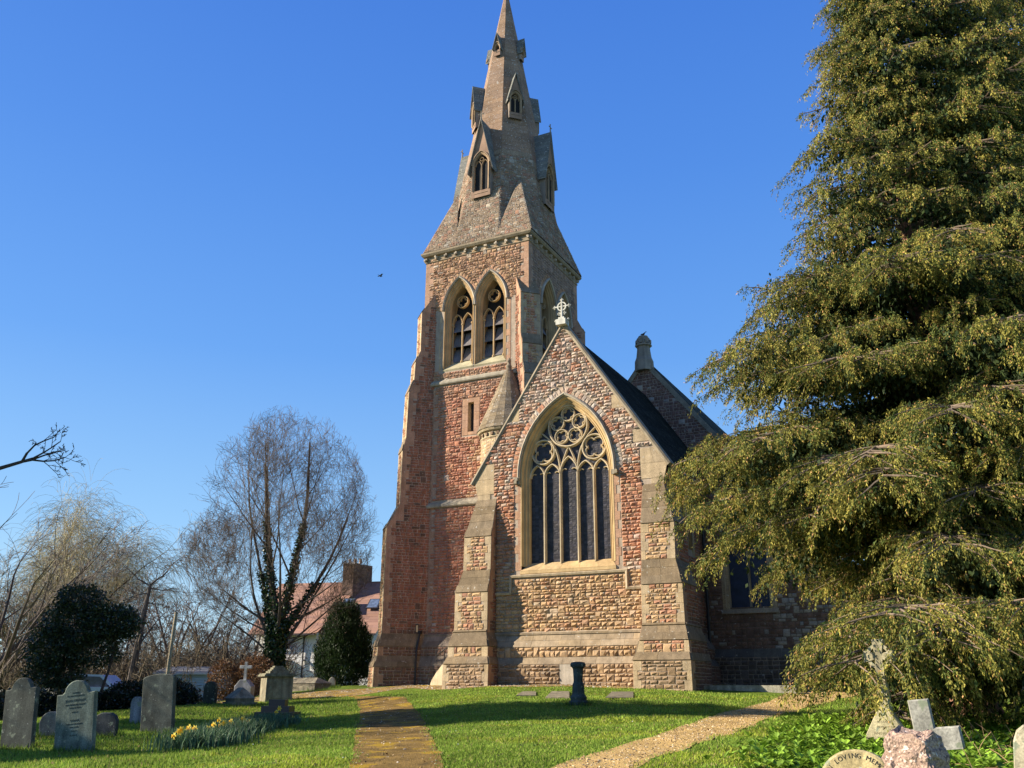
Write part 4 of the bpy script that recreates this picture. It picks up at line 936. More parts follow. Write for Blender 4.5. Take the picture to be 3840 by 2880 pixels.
GS = (.115, .125, .095); GD = (.075, .08, .062)
headstone(62, 2818, 17.0, .60, 1.22, 'shoulder', GD, 'tall dark shouldered headstone at the far left edge, blank side facing', yaw=.30, tilt=-.05, lean=-.11)
headstone(280, 2812, 16.5, .68, 1.17, 'shoulder', (.125, .15, .115), 'pale green mossy shouldered headstone with rows of worn lettering', yaw=.36, tilt=-.02, lean=-.11,
  text=[('SACRED', .035, 0, .93), ('TO THE MEMORY OF', .032, 0, .88), ('JOHN STURLEY', .052, 0, .80), ('WHO DEPARTED THIS LIFE', .03, 0, .74), ('AGED 72 YEARS', .03, 0, .69), ('ALSO OF', .028, 0, .62), ('SARAH', .05, 0, .48), ('WIFE OF THE ABOVE', .03, 0, .43), ('WHO DIED', .03, 0, .38), ('MARCH', .03, 0, .32), ('IN PEACE', .03, 0, .25)])
headstone(590, 2745, 20, .68, 1.16, 'flat', (.085, .09, .07), 'large dark slab headstone with a green mossy top edge, left of the daffodils', yaw=.33, tilt=-.03, lean=-.09, th=.14)
headstone(190, 2775, 19.5, .45, .48, 'round', (.12, .125, .11), 'low round topped stone peeping out left behind the pale lettered headstone', yaw=.4, lean=-.15)
headstone(392, 2765, 19.5, .48, .44, 'cham', (.05, .052, .05), 'low dark squat headstone leaning right beside the pale lettered headstone', yaw=.35, lean=.02, tilt=.05)
headstone(508, 2720, 23, .28, .62, 'cham', (.2, .2, .19), 'narrow leaning stone spotted with white lichen, half behind the large dark slab', yaw=.5, lean=-.04)
headstone(785, 2638, 31, .40, .72, 'round', (.035, .04, .03), 'small black headstone under the bare tree, left of the hipped tomb', yaw=.4, th=.2)
headstone(1244, 2578, 38.5, .28, .42, 'point', (.30, .28, .20), 'tiny pale pointed headstone at the end of the flat tombs before the dark bush', yaw=.4)

def gable_tomb(px, py, d, L, wd, h0, h1, yaw, col, lab, name='coped_tomb'):
    P = at(px, py, d); z = gz1(*P[:2]); fr = gframe(P[0], P[1], z, yaw); m = MB()
    box(m, (-wd/2-.08, -.2, -L), (wd/2+.08, h0*.5, .08), col, fr); box(m, (-wd/2, h0*.5, -L+.06), (wd/2, h0, 0), tuple(c*.85 for c in col), fr)
    A = [(-wd/2-.04, h0, .04), (wd/2+.04, h0, .04), (wd/2+.04, h0, -L+.02), (-wd/2-.04, h0, -L+.02), (0, h1, -.35), (0, h1, -L+.4)]
    m.add([fr.p(*a) for a in A], [(0, 1, 4), (1, 2, 5, 4), (2, 3, 5), (3, 0, 4, 5), (0, 3, 2, 1)], tuple(c*1.2 for c in col))
    m.v = [tuple(v) for v in m.v]; o = m.build(name, M['grave'], origin=(P[0], P[1], z)); tag(o, lab, 'tomb')
gable_tomb(915, 2650, 30.5, 1.5, .62, .22, .55, .95, (.17, .15, .10), 'low hipped stone tomb in the grass left of the tall chest tomb')
gable_tomb(1210, 2590, 38, 2.3, .8, .2, .42, 1.35, (.15, .13, .09), 'long low coped tomb to the right of the chest tomb, before the white house')
# chest tomb
P = at(1062, 2640, 33); z = gz1(*P[:2]); fr = gframe(P[0], P[1], z, .93); m = MB(); root = empty('chest_tomb', (P[0], P[1], z)); tag(root, 'tall stone chest tomb with stepped pyramid lid under the bare tree', 'tomb')
c = (.20, .175, .115); box(m, (-.62, -.3, -.95), (.28, .80, .0), c, fr); box(m, (-.56, .1, -.8), (.22, .7, .015), tuple(x*1.05 for x in c), fr); m.build('chest', M['grave'], root)
m = MB(); cc = (.15, .14, .09)
for a, y0, y1 in ((.10, .80, .86), (.06, .86, .90), (-.12, .90, .98), (-.17, .98, 1.03), (-.24, 1.03, 1.10), (-.3, 1.10, 1.15)): box(m, (-.62-a, y0, -.95-a), (.28+a, y1, a), cc, fr)
m.build('lid', M['grave'], root)
# black stepped base
P = at(1040, 2690, 26.5); z = gz1(*P[:2]); fr = gframe(P[0], P[1], z, .45); m = MB()
for a, y0, y1 in ((.52, -.2, .12), (.38, .12, .27), (.22, .27, .44)): box(m, (-a, y0, -a*.8), (a, y1, a*.8), (.018, .018, .02), fr)
o = m.build('stepped_memorial', M['iron'], origin=(P[0], P[1], z)); tag(o, 'black stepped granite grave base at the end of the daffodils', 'grave base')
# small white cross on a rough cairn
def cross_shape(w, a, L, H, y0=0): return [(-w, y0), (w, y0), (w, H-a-w), (L, H-a-w), (L, H-a+w), (w, H-a+w), (w, H), (-w, H), (-w, H-a+w), (-L, H-a+w), (-L, H-a-w), (-w, H-a-w)]
P = at(912, 2625, 34); z = gz1(*P[:2]); fr = gframe(P[0], P[1], z, .35); root = empty('cross_monument', (P[0], P[1], z)); tag(root, 'small white cross standing on a grey rocky cairn behind the hipped tomb', 'grave cross')
m = MB(); shaped(m, fr, [(-.3, -.2), (.3, -.2), (.32, .5), (.12, .72), (-.12, .72), (-.3, .5)], .35, (.22, .23, .24)); m.build('cairn', M['grave'], root)
m = MB(); shaped(m, Fr(fr.p(0, .7), fr.U, fr.V), cross_shape(.05, .17, .22, .62), .09, (.25, .26, .25)); m.build('cross', M['grave'], root)

# dark pedestal on the lawn
P = at(2170, 2645, 24); z = gz1(*P[:2]); m = MB(); c = (.055, .068, .06)
lathe(m, (P[0], P[1], z), [(.24, -.1), (.24, .09), (.20, .12), (.21, .19), (.155, .27), (.145, .50), (.12, .54), (.115, .60), (.13, .86), (.155, .90), (.19, .915), (.195, .97), (.165, 1.02), (.05, 1.035)], 8, c, rot=.3)
P0 = (P[0], P[1], z); o = m.build('stone_pedestal', M['grave'], origin=P0); tag(o, 'waist high dark octagonal stone pedestal alone on the lawn before the church', 'pedestal')

# stones in the right foreground
root, fr = headstone(3228, 3010, 8.4, .66, .76, 'bow', (.38, .30, .15), 'yellow lichened round topped headstone reading Loving Memory, bottom right foreground', yaw=-.10, tilt=-.05, th=.10)
P = tuple(root.location); m = MB(); s = 'IN LOVING MEMORY'; R = .262
for i, chh in enumerate(s):
    if chh == ' ': m.build('inscription', M['ink'], root, origin=P); m = MB(); continue
    th = math.radians(150-i*8.2); V, F = text_mesh(chh, .056); u0, v0 = R*math.cos(th), .43+R*math.sin(th)
    ct, st = math.sin(th), -math.cos(th)
    m.add([fr.p(u0+x*ct-y*st*-1*-1 if 0 else u0+x*math.cos(th-math.pi/2)-y*math.sin(th-math.pi/2), v0+x*math.sin(th-math.pi/2)+y*math.cos(th-math.pi/2), .052+zq) for x, y, zq in V], F, (.03, .03, .03))
m.build('inscription', M['ink'], root, origin=P)

def celtic():
    P = at(3335, 2800, 14.3); z = gz1(*P[:2]); fr = gframe(P[0], P[1], z, -.18, lean=.0, tilt=-.03); c = (.34, .30, .18)
    root = empty('celtic_cross', (P[0], P[1], z)); tag(root, 'tall buff stone cross on a wide tapering plinth, its head hidden in the yew', 'grave cross')
    m = MB(); shaped(m, fr, [(-.36, -.3), (.36, -.3), (.36, .08), (.10, .52), (-.11, .52), (-.36, .08)], .16, c)
    pl_ = m.build('plinth', M['grave'], root)
    inscription(pl_, fr, .08, [('IN LOVING', .045, .0, .36), ('MEMORY OF', .045, .0, .29), ('WHO FELL ASLEEP', .045, .01, .20), ('PEACE PERFECT PEACE', .045, .01, .10)], (0, 0, 0), col=(.20, .17, .10))
    m = MB(); shaped(m, fr, [(-.11, .52), (.10, .52), (.08, .60), (.065, 1.08), (-.065, 1.08), (-.08, .60)], .13, c)
    shaped(m, fr, [(-.07, 1.07), (.07, 1.07), (.06, 1.25), (.22, 1.21), (.22, 1.38), (.06, 1.34), (.09, 1.54), (-.09, 1.54), (-.06, 1.34), (-.22, 1.38), (-.22, 1.21), (-.06, 1.25)], .12, c)
    sweep(m, fr, arc(0, 1.295, .16, 0, 2*math.pi, 24)[:-1], [(-.025, -.045), (-.025, .045), (.025, .045), (.025, -.045), (-.025, -.045)], c, closed=True)
    m.build('cross', M['grave'], root)
celtic()
# plain grey cross leaning, behind the rough granite block
P = at(3535, 2960, 8.9); z = gz1(*P[:2]); fr = gframe(P[0], P[1], z, -.05, lean=-.10, tilt=-.04); m = MB()
shaped(m, fr, cross_shape(.09, .34, .30, 1.14, -.2), .10, (.25, .24, .20)); o = m.build('stone_cross', M['grave'], origin=(P[0], P[1], z)); tag(o, 'plain light grey cross leaning to the left behind the rough pink block', 'grave cross')
# rough pink granite block
P = at(3445, 2990, 6.6); z = gz1(*P[:2]); bm = bmesh.new(); bmesh.ops.create_icosphere(bm, subdivisions=5, radius=1.0)
bh = 1.45 
from mathutils import noise as mnoise
top = at(3445, 2745, 6.6)[2]; bot = z-.1; bh = (top-bot)
for v in bm.verts:
    p = v.co.copy(); q = Vector([math.copysign(abs(c_)**.32, c_) for c_ in p]); q = Vector((q.x*.172, q.y*.14, q.z*bh/2))
    if q.z < bh/2-.32: q.x *= 1.0+.55*min(1, (bh/2-.32-q.z)*5); q.y *= 1.3
    nz = mnoise.fractal(q*13+Vector((3, 1, 7)), 1.0, 2.0, 4); c2 = mnoise.noise(q*5+Vector((9, 2, 1))); q += p.normalized()*(nz*.034+c2*.035); v.co = q
me = bpy.data.meshes.new('granite_block'); bm.to_mesh(me); bm.free()
o = bpy.data.objects.new('granite_block', me); scene.collection.objects.link(o); o.location = (P[0], P[1], (top+bot)/2); o.rotation_euler = (0, 0, -.35)
M['pink'] = material('rough_pink_granite', .9, col=(.34, .235, .175), noise=(12, .22), fine=(60, .5), bump=1.0, bump_scale=55, bump_dist=.012, spots=[(34, .58, (.17, .11, .09)), (28, .62, (.66, .55, .46))]); me.materials.append(M['pink'])
tag(o, 'rough hewn block of pink granite in the right foreground', 'granite block')
# stone at the very right edge
headstone(3850, 3000, 8.2, .26, 1.02, 'cham', (.36, .32, .22), 'sliver of a pale narrow stone at the right edge of the picture', yaw=-.2, lean=.12, name='headstone')
P = at(3530, 2668, 17.5); z = gz1(*P[:2]); fr = gframe(P[0], P[1], z, -.1); m = MB(); box(m, (-.35, -.1, -.7), (.3, .16, .1), (.30, .29, .2), fr); o = m.build('grave_kerb', M['grave'], origin=(P[0], P[1], z)); tag(o, 'low pale stone block in the grass left of the yew trunk', 'grave kerb')

# ------------------------------------------------------------------ church foot: steps wall, rail, scraper, lamp
m = MB(); x0 = onY(1620, 2565, 32)[0]; x1 = onY(1686, 2565, 31.2)[0]; zt = onY(1680, 2490, 31.8)[2]
fr = Fr((x0, 32.0, 0), np.array([1, -.25, 0])/math.hypot(1, .25), (0, 0, 1)); L = .75
shaped(m, fr, [(0, -.1), (L, -.1), (L, zt), (L-.1, zt-.03), (.34, .72), (.1, .45), (.02, .3)], .25, (.45, .37, .24))
m.build('step_wall', M['dressed'], church)
m = MB(); c = (.02, .02, .022)
a = onY(1640, 2455, 32.6); b = onY(1687, 2422, 32.0); tube(m, [a+np.array([.0, 0, -.35]), a+np.array([-.05, 0, -.2]), a, b], .022, 6, c)
tube(m, [onY(1666, 2440, 32.2), onY(1666, 2498, 32.2)], .018, 6, c); tube(m, [onY(1686, 2423, 32.0), onY(1686, 2460, 32.0)], .018, 6, c)
m.build('handrail', M['iron'], church)
P = onY(1632, 2570, 31.9); z = gz1(P[0], P[1]); m = MB()
for s in (-.09, .09): tube(m, [(P[0]+s, P[1], z-.03), (P[0]+s, P[1], z+.24)], .014, 6, c)
tube(m, [(P[0]-.09, P[1], z+.1), (P[0]+.09, P[1], z+.1)], .02, 6, c); o = m.build('boot_scraper', M['iron'], origin=(P[0], P[1], z)); tag(o, 'small black iron boot scraper at the foot of the church steps', 'boot scraper')
P = onY(1563, 2356, 33.45); fr = gframe(P[0], P[1], P[2], .78); m = MB()
box(m, (-.06, .12, -.06), (.06, .17, .06), c, fr); box(m, (-.05, -.2, -.05), (.05, -.16, .05), c, fr); box(m, (-.02, .1, -.2), (.02, .14, 0), c, fr)
for sx in (-.05, .04):
    for sz in (-.05, .04): box(m, (sx, -.17, sz), (sx+.01, .13, sz+.01), c, fr)
lp = m.build('wall_lantern', M['iron'], church); m = MB(); box(m, (-.038, -.155, -.038), (.038, .118, .038), (.55, .48, .3), fr); m.build('glass', M['plain'], lp)
# ledge stone on the ground by the corner, and the crow
m = MB(); q0 = W(31.0, 5.8); fr = Fr((q0[0], q0[1], gz1(*q0)), (1, 0, 0), (0, 0, 1)); box(m, (0, -.2, -.1), (3.3, .09, .25), (.30, .28, .22), fr); o = m.build('kerb_stone', M['grave'], origin=tuple(fr.O)); tag(o, 'long low grey kerb stone on the ground before the shaded wall', 'kerb stone')
def bird(name, loc, s, col, lab, fly=False, rot=0.):
    bm = bmesh.new(); sk = [((-.9, 0, .35), .10), ((-.35, 0, .1), .30), ((.25, 0, 0), .34), ((.62, 0, .28), .22), ((.85, 0, .30), .12), ((1.12, 0, .25), .04)]
    V = []; k = 8
    m = MB(); tube(m, [np.array(p)*s for p, _ in sk], [r*s for _, r in sk], 8, col)
    m.add([np.array(p)*s for p in ((-.8, -.12, .35), (-1.5, -.22, .45), (-1.5, .22, .45), (-.8, .12, .35))], [(0, 1, 2, 3)], col)
    if fly:
        for q in (-1, 1): m.add([np.array(p)*s for p in ((-.4, 0, .25), (.5, 0, .3), (.3, q*1.2, .7), (-.1, q*2.4, .5), (-.6, q*1.3, .6))], [(0, 1, 2, 3, 4)], col)
    else:
        for q in (-1, 1): tube(m, [np.array((.1, q*.12, -.2))*s, np.array((.1, q*.12, -.62))*s], .04*s, 5, col)
    o = m.build(name, M['iron'], origin=(0, 0, 0)); o.location = loc; o.rotation_euler = (0, 0, rot); tag(o, lab, 'bird')
P = np.array((-13.2, 39.4, 16.17)); bird('crow', (P[0], P[1], P[2]+.11), .17, (.012, .012, .014), 'black crow perched on the stone finial of the nave gable', rot=2.6)
P = at(1427, 1036, 60); bird('bird', tuple(P), .15, (.06, .06, .07), 'distant small dark bird flying in the open sky left of the tower', fly=True, rot=1.2)

# ------------------------------------------------------------------ vegetation helpers
M['leaf'] = material('leaf', .6, noise=None, fine=None, bump=0, spec=.3, trans=.22, island=.25)
M['yewleaf'] = material('yew_foliage', .7, noise=(.8, .18), fine=None, bump=0, spec=.2, trans=.18, island=.3)
M['glossleaf'] = material('glossy_leaf', .38, noise=None, fine=None, bump=0, spec=.5, trans=.1, island=.35)
M['bark'] = material('bark', .95, noise=(3, .25), fine=(30, .4), bump=.8, bump_scale=30, bump_dist=.03)
M['twig'] = material('bare_twig', .9, noise=(1.2, .2), fine=None, bump=0, spec=.15)
def segs(mb, P0, P1, R0, R1, col, k=3):
    P0, P1 = np.asarray(P0, float), np.asarray(P1, float); n = len(P0); t = P1-P0; t /= np.linalg.norm(t, axis=1, keepdims=True)+1e-9
    a = np.where(np.abs(t[:, 2:3]) > .9, np.array([[1., 0, 0]]), np.array([[0, 0, 1.]])); x = np.cross(t, a); x /= np.linalg.norm(x, axis=1, keepdims=True); y = np.cross(t, x)
    V = np.empty((n, 2*k, 3))
    for j in range(k):
        c, s = math.cos(2*math.pi*j/k), math.sin(2*math.pi*j/k); o = x*c+y*s
        V[:, j] = P0+o*np.asarray(R0)[:, None]; V[:, k+j] = P1+o*np.asarray(R1)[:, None]
    b = np.arange(n)[:, None, None]*2*k; F = np.array([[j, (j+1) % k, k+(j+1) % k, k+j] for j in range(k)])[None]
    col = np.asarray(col, float); col = np.broadcast_to(col, (n, 3)) if col.ndim == 1 else col
    mb.arr(V.reshape(-1, 3), (b+F).reshape(-1, 4), np.repeat(col, 2*k, 0))
def unit(v): return v/(np.linalg.norm(v)+1e-9)
def leaves(mb, P, D, Lg, Wd, col, curl=.0):
    """one pointed quad leaf at each P along direction D"""
    n = len(P); D = D/(np.linalg.norm(D, axis=1, keepdims=True)+1e-9); q = rng.normal(size=(n, 3)); S = np.cross(D, q); S /= np.linalg.norm(S, axis=1, keepdims=True)+1e-9
    Lg = np.broadcast_to(Lg, (n,))[:, None]; Wd = np.broadcast_to(Wd, (n,))[:, None]
    V = np.empty((n, 4, 3)); V[:, 0] = P; V[:, 1] = P+D*Lg*.45+S*Wd; V[:, 2] = P+D*Lg; V[:, 3] = P+D*Lg*.45-S*Wd
    mb.arr(V.reshape(-1, 3), np.arange(4*n).reshape(-1, 4), np.repeat(np.broadcast_to(col, (n, 3)), 4, 0))

class Tree:
    """bare branching tree: collects segments"""
    def __init__(s, seed, col, up=.15, gnarl=.12, ratio=.78, spread=.5, prob=1.0, kr=.55, env=None): s.prob = prob; s.kr = kr; s.env = env; s.r = random.Random(seed); s.P0 = []; s.P1 = []; s.R0 = []; s.R1 = []; s.col = col; s.up = up; s.g = gnarl; s.ratio = ratio; s.spread = spread; s.tips = []; s.nodes = []
    def grow(s, p, d, L, r, lev, nseg=4, kids=None, droop=0.):
        d = unit(np.array(d, float)); p = np.array(p, float); step = L/nseg; rr = r
        for i in range(nseg):
            d = unit(d+np.array([s.r.gauss(0, s.g), s.r.gauss(0, s.g), s.r.gauss(0, s.g)*.7+s.up*(1 if lev > 0 else .3)-droop*(1 if lev < 2 else 0)*(i+1)/nseg])); r1 = rr*(.83 if i < nseg-1 else .72)
            q = p+d*step
            if s.env is not None and s.env(q): return p, d
            s.P0.append(p); s.P1.append(q); s.R0.append(rr); s.R1.append(r1); s.nodes.append((q, d, r1, lev))
            if lev > 0 and (i > 0 or lev < 3) and s.r.random() < s.prob:
                for _ in range(1 if s.r.random() < .75 else 2):
                    x = np.array([s.r.gauss(0, 1) for _ in range(3)]); x = unit(x-d*(x@d)); nd = unit(d+x*s.spread*(.7+.6*s.r.random()))
                    s.grow(q, nd, L*s.ratio*(.6+.35*s.r.random())*(1-.35*i/nseg), max(.0035, r1*s.kr), lev-1, nseg=max(3, nseg-1) if lev > 1 else 3, droop=droop)
            p, rr = q, r1
        if lev > 1 and nseg > 4: s.grow(p, d, L*.45, rr*.85, lev-2 if lev > 2 else 1, nseg=4, droop=droop)
        s.tips.append(p)
        return p, d
    def mesh(s, mb, minr=.006, k=4, tipcol=None):
        R0 = np.maximum(np.array(s.R0), minr); R1 = np.maximum(np.array(s.R1), minr*.8); P0, P1 = np.array(s.P0), np.array(s.P1); big = R0 > .03
        c = np.array(s.col)[None]*(1+rng.normal(0, .12, (len(P0), 1)))
        if tipcol is not None: w = np.clip(1-R0/.03, 0, 1)[:, None]; c = c*(1-w)+np.array(tipcol)*w
        if big.any(): segs(mb, P0[big], P1[big], R0[big], R1[big], c[big], 7)
        segs(mb, P0[~big], P1[~big], R0[~big], R1[~big], c[~big], 3)

# ---------------- sycamore with ivy (spreading from a low fork)
B = at(1015, 2590, 41); B = np.array([B[0], B[1], gz1(*B[:2])-.1]); fwd3 = np.array([*FH, 0]); rt3 = np.array([*RH, 0]); up3 = np.array([0, 0, 1.])
def syc():
    EC = B+up3*6.9; env = lambda q: (((q-EC)@rt3)**2+((q-EC)@fwd3)**2)/(4.15*(1+.07*math.sin(q[0]*5+q[2]*3)))**2+((q-EC)[2]/(5.7*(1+.05*math.sin(q[1]*6))))**2 > 1
    T = Tree(5, (.085, .07, .056), up=.075, gnarl=.06, ratio=.74, spread=.98, prob=.86, kr=.36, env=env)
    root = empty('bare_tree', tuple(B)); tag(root, 'large leafless spreading tree with ivy on its forked trunk, beside the church tower', 'tree')
    p = B.copy(); m = MB()
    trunk_top = B+up3*2.6+rt3*.05
    tube(m, [B-up3*.3, B+up3*.15, B+up3*1.0, trunk_top], [.48, .40, .35, .34], 12, (.13, .11, .09))
    leads = [  # (start height, right, ahead, length, radius)
        (2.5, -.06, .05, 8.2, .23), (2.5, .26, -.08, 7.9, .22), (2.0, .62, .1, 6.8, .15), (2.1, -.42, .1, 7.0, .13), (1.9, -.85, .1, 5.8, .10), (1.8, 1.05, 0, 5.8, .10), (1.6, -1.5, -.2, 4.9, .10), (1.7, 1.8, .2, 4.9, .10), (1.4, -2.8, .4, 4.3, .08), (2.0, 2.9, -.4, 4.2, .075), (1.7, -3.6, -.5, 4.0, .07), (2.3, 3.8, .6, 3.8, .06), (2.6, -3.4, -.8, 4.0, .06), (3.0, -2.4, .8, 4.6, .07), (3.4, 2.8, -.7, 4.3, .07),
        (2.2, -.3, .9, 5.8, .1), (2.2, .3, -1.0, 5.8, .1), (2.9, -2.0, .2, 4.6, .08), (3.0, 2.2, .3, 4.6, .08)]
    for h, r_, f_, L, rad in leads:
        d = unit(rt3*r_+fwd3*f_+up3*(1.15 if abs(r_) < 2 else .75)); s0 = B+up3*h+rt3*.05*h/2.6
        T.grow(s0, d, L*1.25, rad*.85, 4, nseg=8)
    ev = np.array([((q-EC)@rt3)**2+((q-EC)@fwd3)**2 for q in T.P1])/4.15**2+np.array([(q-EC)[2]**2 for q in T.P1])/5.7**2; fac = np.clip((1.0-ev)*1.9, .10, 1); T.R0 = list(np.array(T.R0)*fac); T.R1 = list(np.array(T.R1)*fac)
    T.mesh(m, .0055, tipcol=(.145, .11, .08)); m.build('branches', M['twig'], root)
    iv = MB(); n = 9000; sel = [i for i, (a, b) in enumerate(zip(T.P0, T.R0)) if b > .075 and a[2] < B[2]+6.3]
    pts = []
    for _ in range(n):
        if rnd.random() < .45 or not sel: h = rnd.uniform(.9, 3.2); c = B+up3*h+rt3*.05; r_ = .42
        else: i = rnd.choice(sel); t = rnd.random(); c = T.P0[i]*(1-t)+T.P1[i]*t; r_ = T.R0[i]+.12*max(.2, 1-(c[2]-B[2]-2)/6)
        a = rnd.uniform(0, 6.28); pts.append(c+np.array([math.cos(a)*r_*rnd.uniform(.7, 1.15), math.sin(a)*r_*rnd.uniform(.7, 1.15), rnd.uniform(-.1, .1)]))
    pts = np.array(pts); leaves(iv, pts, rng.normal(size=(n, 3))*[1, 1, .6]-[0, 0, .5], rng.uniform(.08, .15, n), rng.uniform(.04, .07, n), np.array([.020, .042, .012])*rng.uniform(.6, 1.7, (n, 1)))
    iv.build('ivy', M['glossleaf'], root)
syc()

# ---------------- two great yews on the right
def yew(base, H, prof, seed, n_limb, lab, dens=1.0, trunk_r=.42, extra=(), wide=0):
    r_ = random.Random(seed); root = empty('yew_tree', tuple(base)); tag(root, lab, 'tree')
    m = MB(); hts = np.array([p[0] for p in prof]); rad = np.array([p[1] for p in prof])
    # fluted red-brown bole
    k = 22; V = []; lv = [-.3, 0, .25, .6, 1.1, 2.0, 3.5, 6, 10, H*.93]; rr = [1.35, 1.2, 1.05, .98, .95, .85, .7, .5, .3, .05]
    for z, q in zip(lv, rr):
        for j in range(k):
            a = 2*math.pi*j/k; fl = 1+.14*math.sin(a*5+z*.8)+.08*math.sin(a*9+z*2); V.append((base[0]+trunk_r*q*fl*math.cos(a), base[1]+trunk_r*q*fl*math.sin(a), base[2]+z))
    F = [(i*k+j, i*k+(j+1) % k, (i+1)*k+(j+1) % k, (i+1)*k+j) for i in range(len(lv)-1) for j in range(k)]
    m.add(V, F, (.20, .10, .065)); m.build('trunk', M['bark'], root)
    P0, P1, R0, R1 = [], [], [], []; SP = []; SD = []   # sprays: position, outward direction
    golden = 2.399963
    for i in range(n_limb):
        h = .95+(H-1.6)*((i+.5)/n_limb)**1.35; az = i*golden+r_.gauss(0, .2); L = float(np.interp(h, hts, rad))*r_.uniform(.66, 1.2)
        if L < .4: L = .4
        if h < 5.5 and np.array([math.cos(az), math.sin(az)])@(-RH*.7-FH*.7) > .25: L *= .74
        if wide: L *= 1+wide*(h/H)*max(0, math.cos(az)*RH[0]+math.sin(az)*RH[1])
        if i < len(extra):
            er, ed, h, = extra[i]; v = W(ed, er)-np.array(base[:2]); L = float(np.hypot(*v)); az = math.atan2(v[1], v[0])
        d = np.array([math.cos(az), math.sin(az), 0.]); h0 = max(.9, h-L*.22); p = np.array(base, float)+up3*h0
        n = max(5, int(L/.35)); lim = []; rise = r_.uniform(.16, .5)
        for j in range(n+1):
            t = j/n; z = h0+L*(rise*t-.36*t*t)+r_.gauss(0, .03); side = np.array([-d[1], d[0], 0])*math.sin(t*2.5+i)*.10*L*t
            lim.append(np.array(base, float)*[1, 1, 0]+d*L*t+side+np.array([0, 0, base[2]+z]))
        for j in range(n):
            P0.append(lim[j]); P1.append(lim[j+1]); w = .07*(1-j/n)**1.2*(L/5)+.008; R0.append(w); R1.append(w*.85)
            t = j/n
            if t < .22 and L > 2: continue
            dirn = unit(lim[j+1]-lim[j])
            for q in range(2 if L < 3 else 3):
                sgn = 1 if (q+j) % 2 else -1; sd = unit(np.array([-dirn[1], dirn[0], 0])*sgn*r_.uniform(.6, 1.1)+dirn*.75+up3*r_.uniform(-.1, .22))
                bl = (L*.34*(1-t*.55)+.25)*r_.uniform(.6, 1.1); nn = max(3, int(bl/.19)); a = lim[j]+(lim[j+1]-lim[j])*r_.random(); pv = a
                for e in range(nn):
                    sd = unit(sd+up3*(-.07)+np.array([r_.gauss(0, .12), r_.gauss(0, .12), r_.gauss(0, .05)])); nx = pv+sd*bl/nn
                    P0.append(pv); P1.append(nx); w = .016*(1-e/nn)+.005; R0.append(w); R1.append(w*.8); pv = nx
                    for _ in range(2): SP.append(nx+np.array([r_.gauss(0, .06), r_.gauss(0, .06), r_.gauss(0, .05)])); SD.append(sd)
                SP.append(pv); SD.append(sd)
        for _ in range(4): SP.append(lim[-1]+np.array([r_.gauss(0, .05) for _ in range(3)])); SD.append(unit(lim[-1]-lim[-2]))
    b = MB(); segs(b, P0, P1, R0, R1, np.array([.16, .12, .085])*rng.uniform(.7, 1.4, (len(P0), 1)), 4); b.build('limbs', M['twig'], root)
    SP = np.array(SP); SD = np.array(SD); ns = len(SP); print('yew sprays', ns)
    f = MB(); cam_side = 1.0
    # each spray is a hanging twig set with short flattened shoots
    per = int(30*dens); idx = np.repeat(np.arange(ns), per); t = np.tile(np.arange(per)/per, ns)+rng.uniform(0, 1/per, ns*per)
    Ls = rng.uniform(.16, .42, ns)[idx]; dr = rng.uniform(.45, 1.3, ns)[idx][:, None]
    D = SD[idx]*np.array([1, 1, .3]); pos = SP[idx]+D*(t*Ls*.9)[:, None]-up3*((t**1.5)*Ls)[:, None]*dr+rng.normal(0, .022, (ns*per, 3))
    dd_ = D*(.55-.4*t)[:, None]+rng.normal(0, .38, (ns*per, 3))-up3*(.55+.5*t)[:, None]*dr
    tone = rng.random(ns)[idx]; gold = np.clip(tone*.8+t*.55+rng.normal(0, .18, ns*per)-.25, 0, 1)[:, None]
    cl = .5+.5*np.sin(pos[:, 0]*1.3+pos[:, 2]*1.1+1)*np.sin(pos[:, 1]*1.2+.7); gold = np.clip(gold*(.55+.6*cl[:, None]), 0, 1)
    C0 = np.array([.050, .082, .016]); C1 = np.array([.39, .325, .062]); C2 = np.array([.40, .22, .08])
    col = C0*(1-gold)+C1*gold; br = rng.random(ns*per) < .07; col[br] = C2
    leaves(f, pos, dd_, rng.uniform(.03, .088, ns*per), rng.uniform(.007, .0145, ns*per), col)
    # darker inner sprays
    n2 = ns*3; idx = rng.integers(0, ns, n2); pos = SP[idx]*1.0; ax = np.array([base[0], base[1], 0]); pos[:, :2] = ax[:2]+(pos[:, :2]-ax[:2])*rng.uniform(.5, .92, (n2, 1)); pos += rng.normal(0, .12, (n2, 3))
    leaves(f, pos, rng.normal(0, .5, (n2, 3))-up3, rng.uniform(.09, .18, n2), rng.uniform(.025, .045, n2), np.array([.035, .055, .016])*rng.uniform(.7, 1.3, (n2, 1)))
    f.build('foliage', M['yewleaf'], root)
b1 = W(20.0, 9.55); base1 = (b1[0], b1[1], gz1(*b1))
